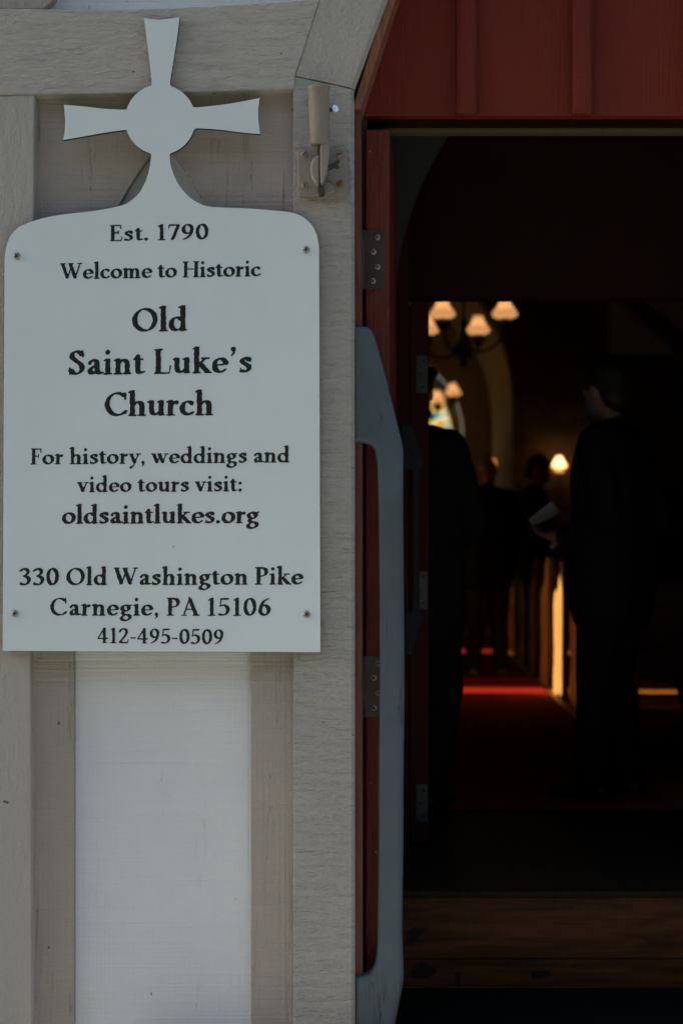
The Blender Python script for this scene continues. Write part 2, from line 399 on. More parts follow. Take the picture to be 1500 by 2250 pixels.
# dark slope added out of view behind the camera to block low sky light
bm = bmesh.new(); rnd = random.Random(3); N1, N2 = 60, 12
g = [[bm.verts.new((-120 + 240*i/N1, -13 - 32*j/N2, GZ - 0.02 + 36*(j/N2)**0.75*(1 + 0.25*math.sin(i*0.7)) * (1 if j else 0) + (rnd.random()*2.0 if j else 0))) for j in range(N2+1)] for i in range(N1+1)]
for i in range(N1):
    for j in range(N2): bm.faces.new((g[i][j], g[i+1][j], g[i+1][j+1], g[i][j+1]))
tag(link('sky_blocker', bm, M['sky_blocker']), kind='structure')

# ------------------------------------------------------------------ the church: front
AX = 0.62                                       # middle of the doorway
NX = 0.5                                        # middle of the nave
church = empty('church', (AX, 0, GZ))
tag(church, 'old church front of cream and white painted timber with a red boarded doorway', 'church')
def mirror_mesh(me):
    m2 = me.copy(); m2.transform(Matrix.Translation((2*AX, 0, 0)) @ Matrix.Diagonal((-1, 1, 1, 1))); m2.flip_normals(); return m2
def both(name, bm, mat, bevel=0.0, smooth=False):   # a part and its mirror image on the other jamb
    bmesh.ops.recalc_face_normals(bm, faces=bm.faces[:])
    me = bpy.data.meshes.new(name); bm.to_mesh(me); bm.free()
    m2 = mirror_mesh(me)
    linkm(name, me, mat, church, smooth, bevel=bevel); linkm(name, m2, mat, church, smooth, bevel=bevel)
ZB = 2520                                       # below the picture, down to the ground
# white backing behind everything left of the door
bm = bmesh.new(); box(bm, -3.2, X(700, 4.05), 0.062, 0.10, GZ+0.001, 4.6)
both('white_panel', bm, M['white'])
# greige board with a lancet cut-out
def lancet_px(x0, x1, ys, yb, Rr, n=14):
    xm = (x0+x1)/2; pts = [(x0, yb), (x0, ys)]
    cx = x0 + Rr
    a1 = math.acos((cx-xm)/Rr)
    L = [(cx - Rr*math.cos(a1*k/n), ys - Rr*math.sin(a1*k/n)) for k in range(1, n+1)]
    pts += L
    pts += [(x0+x1-p[0], p[1]) for p in L[-2::-1]] + [(x1, ys), (x1, yb)]
    return pts
d = 4.036
outer = [(50, 196), (670, 182), (670, ZB), (50, ZB)]
inner = lancet_px(162, 551, 848, ZB-60, 850)
me = slab(loops_px([outer, inner], d), 0.036, 0.0615, 0.0015)
linkm('lancet_board', me, M['greige'], church)
# posts, beam, braces
bm = bmesh.new(); ppx(bm, [(-62, ZB), (70, ZB), (66, 1440), (71, 700), (76, 206.5), (-62, 212)], 0.0, 0.047)
link('corner_post', bm, M['post_plain'], church, bevel=0.003)
bm = bmesh.new(); ppx(bm, [(-2600, 240), (0, 208), (420, 201), (646.5, 195), (648, 165), (667, 110), (700, 5), (703, -3), (420, 15), (230, 21), (0, 17), (-2600, 20)], -0.003, 0.047)
link('cross_beam', bm, M['beam'], church, bevel=0.003)
bm = bmesh.new(); lf = [(645, ZB), (645, 900), (644, 197.5), (648.6, 167)]
chamfer_px(bm, lf + [(771, 194), (771, 240), (772, 900), (773, ZB)], lf + [(777, 195.5), (778, 240), (779, 900), (780, ZB)], -0.001, 0.009, 0.100)
both('door_post', bm, M['post'], bevel=0.002)
bm = bmesh.new(); lf = [(649, 165.5), (667.6, 110), (700.6, 5), (790, -240)]
chamfer_px(bm, lf + [(930, -240), (840, 3), (771, 191.5)], lf + [(938, -240), (849, 3), (778, 193.5)], -0.002, 0.010, 0.098)
both('arch_brace', bm, M['brace'], bevel=0.0015)
bm = bmesh.new(); ppx(bm, [(790, -241.5), (938, -241.5), (1261, -620), (1261, -800)], -0.002, 0.098)
both('arch_head', bm, M['brace'], bevel=0.004)
# upper left: greige board sliver above the beam
bm = bmesh.new(); ppx(bm, [(-60, 17), (96, 18), (118, -2), (160, -120), (-60, -120)], 0.03, 0.0615)
link('upper_board', bm, M['greige'], church, bevel=0.002)
# far left bays that the picture does not reach
bm = bmesh.new(); ppx(bm, [(-1000, ZB), (-870, ZB), (-870, 216), (-1000, 216)], 0.0, 0.047)
link('corner_post', bm, M['post_plain'], church, bevel=0.003)
# arch edging of bare wood, frame strip, rebate
bm = bmesh.new(); ppx(bm, [(774, 238), (846, 3), (932, -235), (952, -235), (867, 3), (792, 238)], 0.016, 0.150)
both('arch_edging', bm, M['copper'], bevel=0.002)
bm = bmesh.new(); ppx(bm, [(774, 239), (793, 239), (796, 900), (797, ZB), (775, ZB)], 0.030, 0.150)
both('door_frame', bm, M['salmon'], bevel=0.003)
bm = bmesh.new(); ppx(bm, [(770, 239), (806, 239), (806, ZB), (770, ZB)], 0.151, 0.20)
both('door_rebate', bm, M['gap'])
# red boarded transom: one panel, vertical battens
bm = bmesh.new()
dt = 4.14
axp = VX + AX*F/dt
def mx(p): return (2*axp - p[0], p[1])
half = [(782, 254), (862, 6), (940, -215), (1245, -590)]
ppx(bm, half + [mx(p) for p in half[::-1]], 0.14, 0.175)
link('transom_panel', bm, M['red'], church, bevel=0.002)
for bx in (1003, 1258, 1513, 1768 - 255*0):
    bm = bmesh.new()
    dd = 4.104; y0 = 0.104; y1 = 0.1405
    # trapezoid section with a chamfered foot
    topz = Z(-190 if bx != 1003 else -150, dd)
    if bx in (1768,): topz = Z(-100, dd)
    zb, zc = Z(247, dd), Z(238, dd)
    xa, xb = X(bx, dd), X(bx+44, dd); xi, xj = X(bx+9, dd), X(bx+37, dd)
    v = [bm.verts.new(p) for p in ((xa,y1,zb),(xb,y1,zb),(xb,y1,topz),(xa,y1,topz),(xi,y0,zc),(xj,y0,zc),(xj,y0,topz),(xi,y0,topz),
                                   (xa,y0+0.009,zb),(xb,y0+0.009,zb),(xb,y0+0.009,topz),(xa,y0+0.009,topz))]
    for f in ((4,5,6,7),(8,4,7,11),(5,9,10,6),(8,9,5,4),(0,8,11,3),(9,1,2,10),(0,1,9,8),(3,2,1,0),(3,11,7,6,10,2)):
        bm.faces.new([v[i] for i in f])
    link('batten', bm, M['red'], church, bevel=0.0015)
bm = bmesh.new(); box(bm, X(790, 4.19), 2*AX - X(790, 4.19), 0.176, 0.235, Z(269, 4.18), Z(240, 4.18))
link('transom_rail', bm, M['dark_red'], church)
bm = bmesh.new(); box(bm, X(806, 4.24), 2*AX - X(806, 4.24), 0.236, 0.275, Z(291, 4.24), Z(262, 4.24))
link('lintel', bm, M['khaki'], church, bevel=0.002)

# door leaf folded back into the porch, its hinge edge towards us
def screw_head(bm, c, r, axis=(0,-1,0), mi=0, slot=1, cross=True, rot=0.4):
    u, v, w = frame(axis); c = Vector(c)
    lathe(bm, [(r, 0), (r*0.96, r*0.25), (r*0.6, r*0.48), (r*0.1, r*0.55)], c, axis, 14, mi)
    a, b = u*math.cos(rot)+v*math.sin(rot), v*math.cos(rot)-u*math.sin(rot)
    for p, q in ((a, b), (b, a))[:2 if cross else 1]:
        m = Matrix((p, q, w)).transposed().to_4x4(); m.translation = c + w*r*0.5
        box(bm, -r*0.62, r*0.62, -r*0.14, r*0.14, -r*0.1, r*0.16 + (0.0002 if p is b else 0), slot, m)
hx0, hx1 = X(803, 4.12), X(855, 4.12)
dm = Matrix.Translation((hx0, 0.12, 0)) @ Matrix.Rotation(R(-3.0), 4, 'Z')
bm = bmesh.new(); box(bm, 0, hx1-hx0, 0, 0.44, LZ+0.006, Z(284, 4.12), 0, dm)
door = link('door', bm, M['red_old'], church, bevel=0.004)
for (ya, yb, xa, xb, sc) in ((505, 635, 796, 845, [(829,521),(820,553),(829,586),(819,617)]), (1442, 1576, 798, 846, [(831,1458),(821,1490),(831,1523),(821,1556)])):
    bm = bmesh.new()
    bpx(bm, xa, ya, xb, yb, 0.1165, 0.1195, 0)
    for p in sc: screw_head(bm, W(p[0], p[1], 4.1165), 0.0082, (0,-1,0), 1, 2, rot=random.random())
    tube(bm, [W(xa, yb, 4.113), W(xa, ya, 4.113)], 0.0055, 10, 0)
    link('hinge', bm, [M['hinge'], M['screw'], M['slot']], door)
me2 = mirror_mesh(door.data); 
o2 = bpy.data.objects.new('door', me2); C.objects.link(o2)
me2.transform(Matrix.Translation((0, 0, 0)))
o2.parent = church
# (door.data is already relative to the church, whose base stands on the mirror plane)
me2.transform(Matrix.Translation((-2*AX, 0, 0)))
bv = o2.modifiers.new('bevel', 'BEVEL'); bv.width = 0.004; bv.segments = 2

# ------------------------------------------------------------------ porch and nave
bm = bmesh.new(); box(bm, -0.3, 2*AX+0.3, -0.004, 0.498, LZ-0.25, LZ)
tag(link('landing', bm, M['mat']), kind='structure')
YS = 0.50
bm = bmesh.new(); box(bm, -0.3, 2*AX+0.3, YS, YS+0.03, Z(2108, 4.5), -0.006)
link('step_riser', bm, M['step'], church, bevel=0.003)
bm = bmesh.new(); box(bm, -0.3, 2*AX+0.3, YS-0.012, YS+0.31, -0.0055, 0.014)
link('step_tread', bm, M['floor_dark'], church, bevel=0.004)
bm = bmesh.new(); box(bm, -0.3, 2*AX+0.3, YS+0.004, YS+0.03, LZ+0.001, Z(2108, 4.5)-0.002)
link('step_plinth', bm, M['step'], church, bevel=0.003)
bm = bmesh.new(); box(bm, -2.52, 3.52, 1.955, 17.4, -0.20, 0.0)
tag(link('floor', bm, M['floor']), kind='structure')
bm = bmesh.new(); box(bm, -2.52, 3.52, YS+0.3105, 1.9545, -0.20, -0.001)
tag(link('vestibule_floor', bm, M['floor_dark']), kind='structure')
# porch sides and ceiling
bm = bmesh.new(); box(bm, -0.30, -0.062, 0.201, 1.30, LZ-0.2, 3.4)
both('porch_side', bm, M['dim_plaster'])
bm = bmesh.new(); box(bm, -0.30, 2*AX+0.30, 0.30, 1.30, 3.0, 3.1)
link('porch_ceiling', bm, M['ceiling'], church)
# porch arch (a thin wall with a pointed opening)
d = 4.56
hw = AX - X(866, d); zs = Z(690, d); Rr = hw*1.75
n = 18; a1 = math.acos((Rr-hw)/Rr)
L = [(AX-hw+Rr - Rr*math.cos(a1*k/n), zs + Rr*math.sin(a1*k/n)) for k in range(n+1)]
inner = [(AX-hw, 0.0145)] + L + [(2*AX-p[0], p[1]) for p in L[-2::-1]] + [(AX+hw, 0.0145)]
outer = [(-0.062, 0.0145)] + [(-0.062, 2.999), (2*AX+0.062, 2.999), (2*AX+0.062, 0.0145)]
loop = [outer[0], outer[1], outer[2], outer[3]] + inner[::-1]
me = slab([loop], 0.56, 0.66, 0.0)
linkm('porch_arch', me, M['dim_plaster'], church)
# inner door frame: jambs, head, wall above
yi = 1.22; di = yi - CY
bm = bmesh.new(); box(bm, -0.0615, X(898, di), yi-0.02, yi+0.08, 0.001, 2.999)
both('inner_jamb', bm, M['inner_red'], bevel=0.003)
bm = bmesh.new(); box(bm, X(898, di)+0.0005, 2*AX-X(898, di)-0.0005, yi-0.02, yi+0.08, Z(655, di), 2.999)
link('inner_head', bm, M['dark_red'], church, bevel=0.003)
bm = bmesh.new()
m_ = Matrix.Translation((X(901, di), yi+0.005, 0)) @ Matrix.Rotation(R(1.5), 4, 'Z')
box(bm, 0, X(942, di)-X(901, di), 0, 0.48, 0.008, Z(664, di), 0, m_)
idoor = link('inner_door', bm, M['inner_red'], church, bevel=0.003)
for yc in (822, 1297, 1765):
    bm = bmesh.new(); bpx(bm, 915, yc-41, 939, yc+41, yi+0.0005, yi+0.0043)
    for k in (-28, 0, 28): screw_head(bm, W(927 + (4 if k else -4), yc+k, di+0.0005), 0.006, (0,-1,0), 0, 1, rot=random.random())
    link('hinge', bm, [M['plate'], M['slot']], idoor)

# nave shell
NX0, NX1, NY0, NY1 = -2.5, 3.5, 1.30, 13.0
bm = bmesh.new()
box(bm, NX0-0.3, -0.301, 0.101, NY0, GZ, 4.5); box(bm, 2*AX+0.301, NX1+0.3, 0.101, NY0, GZ, 4.5); box(bm, -0.30, 2*AX+0.30, 0.30, NY0, 3.101, 5.9)
box(bm, NX0-0.3, -0.301, 0.101, NY0, 4.501, 5.0); box(bm, 2*AX+0.301, NX1+0.3, 0.101, NY0, 4.501, 5.0)
link('back_of_front_wall', bm, M['stone'], church)
def lancet(c0, c1, z0, zs, n=10):      # pointed opening in (u, z)
    w = c1-c0; r = w
    a1 = math.acos(0.5)
    Lf = [(c1 - r*math.cos(a1*k/n), zs + r*math.sin(a1*k/n)) for k in range(n+1)]
    return [(c0, z0)] + Lf + [(c0+c1-p[0], p[1]) for p in Lf[-2::-1]] + [(c1, z0)]
wins = [(5.55, 6.00, 1.76, 2.3, 'deep_amber'), (6.34, 6.55, 1.74, 2.5, 'amber'), (6.58, 7.04, 1.38, 2.55, 'amber'), (7.10, 7.86, 1.45, 2.3, 'deep_amber'), (10.42, 10.80, 1.45, 2.5, 'amber')]
def side_wall(x, th, holes, name, mat):
    outer = [(NY0, 0.001), (NY1, 0.001), (NY1, 3.6), (NY0, 3.6)]
    me = flat_shape([outer] + holes, th)
    # (u, z, t) -> x = x+t, y = u, z = z
    me.transform(Matrix(((0,0,1,x),(1,0,0,0),(0,1,0,0),(0,0,0,1))))
    return linkm(name, me, mat, church)
side_wall(NX0-0.15, 0.3, [lancet(*w[:4]) for w in wins], 'nave_wall', M['plaster'])
side_wall(NX1+0.15, 0.3, [], 'nave_wall', M['stone'])
for w in wins:
    fr = [lancet(*w[:4]), lancet(w[0]+0.02, w[1]-0.02, w[2]+0.02, w[3])]
    me = flat_shape(fr, 0.05); me.transform(Matrix(((0,0,1,NX0-0.2),(1,0,0,0),(0,1,0,0),(0,0,0,1))))
    wf = linkm('window', me, M['lamp_metal'], church)
    me = flat_shape([fr[1]], 0.006); me.transform(Matrix(((0,0,1,NX0-0.2),(1,0,0,0),(0,1,0,0),(0,0,0,1))))
    linkm('pane', me, M[w[4]], wf)
# roof
for sgn in (-1, 1):
    bm = bmesh.new()
    xe = NX + sgn*3.6; ze = 3.55
    prism(bm, [(xe, ze), (NX, 6.3), (NX, 6.45), (xe, ze+0.15)], 0.3, 17.3)
    link('roof', bm, [M['ceiling']], church)
bm = bmesh.new(); prism(bm, [(-3.1, 4.61), (4.1, 4.61), (NX, 7.2)], 0.05, 0.29)
link('gable', bm, M['white'], church)
# chancel end: wall with a pointed arch, vaulted tunnel, end wall with the window
hw, zs, Rr = 0.95, 2.64, 1.9
def pointed(hw, zs, Rr, z0, n=16):
    a1 = math.acos((Rr-hw)/Rr)
    L = [(NX-hw+Rr - Rr*math.cos(a1*k/n), zs + Rr*math.sin(a1*k/n)) for k in range(n+1)]
    return [(NX-hw, z0)] + L + [(2*NX-p[0], p[1]) for p in L[-2::-1]] + [(NX+hw, z0)]
arch = pointed(hw, zs, Rr, 0.001)
loop = [(NX0-0.3, 0.001), (NX0-0.3, 3.6), (NX, 6.29), (NX1+0.3, 3.6), (NX1+0.3, 0.001)] + arch[::-1]
linkm('chancel_wall', slab([loop], NY1, NY1+0.3), M['stone'], church)
arch2 = pointed(hw+0.22, zs, Rr+0.22, 0.001)
linkm('chancel_vault', slab([arch2 + arch[::-1]], NY1+0.301, 16.6), M['plaster'], church)
win_o = pointed(0.57, 2.53, 1.15, 1.70)
win_i = pointed(0.43, 2.53, 0.90, 1.75)
loop = [(NX-1.4, 0.001), (NX-1.4, 4.7), (NX+1.4, 4.7), (NX+1.4, 0.001)]
linkm('end_wall', slab([loop, win_o], 16.601, 16.95), M['plaster'], church)
win_f = pointed(0.569, 2.53, 1.149, 1.701)
fr = linkm('east_window', slab([win_f, win_i], 16.96, 17.04), M['plaster'], church)
gl = linkm('pane', slab([win_i], 16.985, 16.995), M['stained'], fr)
bm = bmesh.new()
for zz in (2.05, 2.58, 3.05): box(bm, NX-0.42, NX+0.42, 16.95, 16.98, zz-0.035, zz+0.035)
box(bm, NX-0.03, NX+0.03, 16.951, 16.979, 1.75, 3.3)
link('glazing_bar', bm, M['lamp_metal'], fr)
# a timber brace high on the right of the nave with the pale plaster above it
bm = bmesh.new()
prism(bm, [(X(1380, 12), Z(640, 12)), (X(1540, 12), Z(765, 12)), (X(1540, 12), Z(830, 12)), (X(1340, 12), Z(640, 12))], 7.9, 8.1)
link('roof_brace', bm, M['ceiling'], church, bevel=0.01)
bm = bmesh.new(); box(bm, X(1340, 16.9), NX1, NY1-0.03, NY1-0.001, Z(775, 16.9), Z(560, 16.9))
link('plaster_band', bm, M['plaster'], church)

# ------------------------------------------------------------------ lettering: a small pen-drawn roman alphabet
NA, NB, NTH = 0.100, 0.034, R(17)
def arc(cx, cy, rx, ry, a0, a1, n=18):
    return [(cx+rx*math.cos(R(a0+(a1-a0)*k/n)), cy+ry*math.sin(R(a0+(a1-a0)*k/n))) for k in range(n+1)]
def cat(*p): return [(q.x, q.y) for q in catmull([(a, b, 0) for a, b in p], 5)]
def st(x, y0, y1): return ('n', [(x, y0+0.03), (x, y1-0.03)])
def sf(x0, x1, y): return ('r', 0.030, [(x0, y), (x1, y)])
def rr(r, *p): return ('r', r, list(p))
def nn(*p): return ('n', list(p))
def foot(x, w=0.15): return sf(x-w, x+w, 0.03)
def flag(x, y): return ('r', 0.034, [(x-0.14, y-0.075), (x-0.02, y-0.015)])
def blob(x, y, r=0.09): return ('r', r, [(x-0.005, y-0.008), (x+0.005, y+0.008)])
XH, AS = 0.64, 1.06
Gm = {
 ' ': (0.30, []),
 'E': (0.74, [st(.21,0,1), sf(.07,.62,.97), rr(.026,(.62,.97),(.645,.76)), sf(.2,.5,.52), rr(.026,(.5,.62),(.5,.42)), sf(.07,.66,.03), rr(.026,(.66,.03),(.70,.26))]),
 'F': (0.70, [st(.21,0,1), sf(.07,.62,.97), rr(.026,(.62,.97),(.645,.74)), sf(.2,.5,.52), rr(.026,(.5,.62),(.5,.42)), foot(.21)]),
 'H': (1.04, [st(.21,0,1), st(.83,0,1), foot(.21), foot(.83), sf(.06,.36,.97), sf(.68,.98,.97), sf(.21,.83,.52)]),
 'L': (0.74, [st(.21,0,1), sf(.06,.38,.97), sf(.07,.64,.03), rr(.026,(.64,.03),(.70,.32))]),
 'P': (0.76, [st(.21,0,1), foot(.21,.17), rr(.030,(.07,.97),(.4,.97)), nn(*cat((.38,.955),(.55,.91),(.63,.74),(.56,.56),(.36,.49))), rr(.03,(.36,.485),(.22,.5))]),
 'A': (0.96, [rr(.034,(.14,.04),(.45,.97)), nn((.46,.93),(.79,.05)), rr(.03,(.26,.36),(.64,.36)), sf(.02,.28,.03), sf(.64,.95,.03), rr(.04,(.42,.97),(.44,1.03))]),
 'W': (1.32, [nn((.15,.93),(.41,.08)), rr(.034,(.41,.05),(.66,.80)), nn((.60,.93),(.88,.08)), rr(.034,(.88,.05),(1.16,.95)), sf(.02,.30,.97), sf(.5,.76,.97), sf(1.04,1.28,.97)]),
 'O': (1.06, [nn(*arc(.53,.5,.395,.455,0,360,36))]),
 'C': (0.94, [nn(*arc(.53,.5,.41,.455,48,318,28)), rr(.034,(.83,.95),(.84,.70)), rr(.03,(.84,.12),(.87,.22))]),
 'S': (0.72, [nn(*cat((.57,.80),(.48,.92),(.34,.955),(.19,.87),(.18,.71),(.33,.575),(.49,.45),(.57,.28),(.49,.11),(.34,.045),(.19,.09),(.12,.22))), rr(.03,(.60,.74),(.60,.97)), rr(.03,(.09,.28),(.09,.03))]),
 'l': (0.38, [st(.19,0,AS), flag(.19,AS), foot(.19)]),
 'i': (0.38, [st(.19,0,XH), flag(.19,XH), foot(.19), blob(.19,.90,.088)]),
 'h': (0.76, [st(.19,0,AS), flag(.19,AS), foot(.19,.14), nn(*cat((.22,.44),(.34,.565),(.47,.575),(.555,.47),(.56,.3),(.56,.03))), foot(.56,.14)]),
 'n': (0.76, [st(.19,0,XH), flag(.19,XH), foot(.19,.14), nn(*cat((.22,.44),(.34,.565),(.47,.575),(.555,.47),(.56,.3),(.56,.03))), foot(.56,.14)]),
 'm': (1.12, [st(.19,0,XH), flag(.19,XH), foot(.19,.13), nn(*cat((.22,.44),(.33,.565),(.45,.575),(.535,.47),(.54,.3),(.54,.03))), foot(.54,.12),
              nn(*cat((.57,.44),(.68,.565),(.80,.575),(.885,.47),(.89,.3),(.89,.03))), foot(.90,.14)]),
 'u': (0.76, [nn(*cat((.19,.60),(.19,.3),(.21,.14),(.31,.06),(.42,.085),(.54,.20))), flag(.19,XH), st(.57,0,XH), flag(.57,XH), rr(.03,(.57,.03),(.70,.05))]),
 'r': (0.54, [st(.19,0,XH), flag(.19,XH), foot(.19,.15), nn(*cat((.22,.42),(.30,.54),(.40,.575))), blob(.43,.545,.075)]),
 'd': (0.76, [nn(*arc(.34,.31,.225,.265,35,325,22)), st(.57,0,AS), flag(.57,AS), rr(.03,(.57,.03),(.71,.05)), rr(.034,(.5,.53),(.57,.60)), rr(.034,(.5,.1),(.57,.03))]),
 'a': (0.64, [nn(*cat((.15,.50),(.24,.585),(.36,.575),(.43,.47),(.43,.17),(.49,.06),(.60,.07))), nn(*cat((.42,.37),(.25,.31),(.15,.19),(.19,.07),(.30,.06),(.42,.16))), blob(.14,.47,.06)]),
 'c': (0.62, [nn(*arc(.35,.31,.235,.27,50,318,22)), blob(.50,.49,.068)]),
 'e': (0.66, [nn(*arc(.35,.31,.235,.27,12,318,24)), rr(.028,(.14,.31),(.60,.35)), ]),
 'o': (0.72, [nn(*arc(.36,.31,.25,.27,0,360,28))]),
 's': (0.56, [nn(*cat((.43,.49),(.36,.575),(.26,.59),(.16,.53),(.17,.43),(.29,.345),(.40,.27),(.43,.16),(.35,.06),(.24,.045),(.13,.09))), rr(.028,(.46,.45),(.46,.60)), rr(.028,(.09,.18),(.09,.03))]),
 't': (0.46, [nn(*cat((.20,.74),(.20,.3),(.21,.13),(.28,.05),(.40,.08))), rr(.030,(.04,.60),(.40,.60)), rr(.028,(.06,.61),(.20,.78))]),
 'k': (0.76, [st(.19,0,AS), flag(.19,AS), foot(.19,.14), rr(.034,(.2,.28),(.52,.58)), sf(.40,.68,.605), nn((.36,.36),(.60,.06)), sf(.52,.76,.03)]),
 'g': (0.68, [nn(*arc(.32,.42,.185,.165,0,360,24)), rr(.034,(.48,.55),(.64,.60)), nn(*cat((.24,.26),(.16,.16),(.24,.075),(.44,.05),(.55,-.05),(.50,-.19),(.31,-.27),(.13,-.22),(.10,-.11),(.22,.0)))]),
 'v': (0.68, [nn((.15,.58),(.35,.07)), rr(.034,(.35,.04),(.55,.60)), sf(.02,.27,.605), sf(.44,.67,.605)]),
 'w': (1.02, [nn((.15,.58),(.34,.07)), rr(.034,(.34,.04),(.52,.52)), nn((.49,.58),(.69,.07)), rr(.034,(.69,.04),(.88,.60)), sf(.02,.27,.605), sf(.40,.58,.605), sf(.78,1.0,.605)]),
 'y': (0.70, [nn((.16,.58),(.37,.07)), rr(.034,(.58,.60),(.30,-.10)), rr(.04,(.30,-.10),(.17,-.24)), sf(.03,.28,.605), sf(.46,.70,.605), blob(.14,-.24,.07)]),
 '.': (0.30, [blob(.14,.08,.092)]),
 ',': (0.30, [blob(.14,.085,.088), rr(.045,(.18,.06),(.16,-.06)), rr(.03,(.16,-.06),(.08,-.16))]),
 ':': (0.32, [blob(.15,.08,.09), blob(.15,.52,.09)]),
 "'": (0.36, [blob(.18,.95,.09), rr(.045,(.22,.92),(.20,.80)), rr(.03,(.20,.80),(.12,.70))]),
 '-': (0.46, [rr(.042,(.08,.36),(.36,.36))]),
 '0': (0.74, [nn(*arc(.37,.5,.245,.455,0,360,32))]),
 '1': (0.58, [st(.30,0,1), rr(.034,(.14,.87),(.28,.97)), sf(.12,.48,.03)]),
 '2': (0.74, [nn(*cat((.13,.76),(.20,.91),(.36,.955),(.52,.87),(.54,.69),(.40,.42),(.12,.09))), rr(.048,(.10,.05),(.60,.05)), rr(.03,(.60,.06),(.66,.25))]),
 '3': (0.70, [nn(*cat((.11,.83),(.20,.93),(.34,.95),(.47,.86),(.47,.68),(.30,.55))), nn(*cat((.28,.545),(.47,.47),(.55,.28),(.45,.10),(.28,.045),(.12,.09))), blob(.11,.12,.055)]),
 '4': (0.76, [rr(.034,(.46,.97),(.07,.32)), rr(.038,(.07,.30),(.68,.30)), st(.48,0,1), sf(.36,.62,.03)]),
 '5': (0.70, [rr(.048,(.18,.93),(.56,.95)), rr(.032,(.18,.93),(.15,.56)), nn(*cat((.16,.55),(.32,.60),(.49,.51),(.55,.31),(.45,.11),(.26,.045),(.10,.10)))]),
 '6': (0.74, [nn(*arc(.37,.32,.225,.275,0,360,24)), nn(*cat((.15,.32),(.19,.58),(.34,.82),(.56,.95)))]),
 '7': (0.68, [rr(.046,(.10,.94),(.60,.94)), rr(.03,(.10,.94),(.08,.76)), nn((.58,.91),(.28,.05))]),
 '9': (0.74, [nn(*arc(.37,.68,.225,.275,0,360,24)), nn(*cat((.59,.68),(.55,.42),(.40,.18),(.18,.05)))]),
}
H_ = 0.0165
def trace(strokes, rng, thin=1.0, rough=0.012):
    xs = np.arange(-0.12, 1.5, H_); ys = np.arange(-0.42, 1.25, H_)
    GX, GY = np.meshgrid(xs, ys, indexing='ij')
    Fd = np.full(GX.shape, 9.0)
    ct, sn = math.cos(NTH), math.sin(NTH)
    a, b = NA*thin, NB
    for s_ in strokes:
        pts = s_[-1]
        if s_[0] == 'n':
            tr = lambda x, y: ((x*ct + y*sn)/a, (-x*sn + y*ct)/b)
            rad, k = 1.0, (a+b)/2*0.8
        else:
            tr = lambda x, y: (x, y)
            rad, k = s_[1], 1.0
        U, V = tr(GX, GY)
        for p, q in zip(pts, pts[1:]):
            pu, pv = tr(*p); qu, qv = tr(*q)
            du, dv = qu-pu, qv-pv; L2 = du*du+dv*dv + 1e-12
            t = np.clip(((U-pu)*du + (V-pv)*dv)/L2, 0, 1)
            dist = np.hypot(U-pu-t*du, V-pv-t*dv)
            Fd = np.minimum(Fd, (dist-rad)*k)
    # soften joins a little, then roughen the outline as old printing type
    for _ in range(2):
        Fd[1:-1, 1:-1] = 0.5*Fd[1:-1, 1:-1] + 0.125*(Fd[:-2, 1:-1]+Fd[2:, 1:-1]+Fd[1:-1, :-2]+Fd[1:-1, 2:])
    def vn(f):
        g = rng.random((int(1.8*f)+3, int(1.9*f)+3))-0.5
        u, v = (GX+0.15)*f, (GY+0.45)*f
        i, j = u.astype(int), v.astype(int); fu, fv = u-i, v-j
        return (g[i, j]*(1-fu)*(1-fv)+g[i+1, j]*fu*(1-fv)+g[i, j+1]*(1-fu)*fv+g[i+1, j+1]*fu*fv)
    Fd = Fd + rough*1.5*vn(9) + rough*vn(20) - 0.004
    # marching squares
    seg = {}
    nx, ny = Fd.shape
    S = Fd < 0
    mixed = np.argwhere((S[:-1,:-1]^S[1:,:-1])|(S[:-1,:-1]^S[:-1,1:])|(S[:-1,:-1]^S[1:,1:])|(S[1:,:-1]^S[1:,1:]))
    def cut(i0, j0, i1, j1):
        f0, f1 = Fd[i0, j0], Fd[i1, j1]; t = f0/(f0-f1)
        return (xs[i0]+(xs[i1]-xs[i0])*t, ys[j0]+(ys[j1]-ys[j0])*t)
    pos = {}; adj = {}
    for i, j in mixed:
        e = []
        cs = [(i, j), (i+1, j), (i+1, j+1), (i, j+1)]
        for k in range(4):
            A, B = cs[k], cs[(k+1) % 4]
            if S[A] != S[B]:
                key = (min(A, B), max(A, B)); pos.setdefault(key, cut(*A, *B)); e.append(key)
        for k in range(0, len(e), 2):
            adj.setdefault(e[k], []).append(e[k+1]); adj.setdefault(e[k+1], []).append(e[k])
    loops = []; seen = set()
    for s0 in adj:
        if s0 in seen: continue
        lp = [s0]; seen.add(s0); cur = s0
        while True:
            nxt = [q for q in adj[cur] if q not in seen]
            if not nxt: break
            cur = nxt[0]; seen.add(cur); lp.append(cur)
        P = [pos[k] for k in lp]
        if len(P) > 10: loops.append(P)
    return loops
rng = np.random.default_rng(5)
glyph_cache = {}
def glyph(ch, thin):
    key = (ch, thin)
    if key not in glyph_cache: glyph_cache[key] = trace(Gm[ch][1], rng, thin)
    return glyph_cache[key]

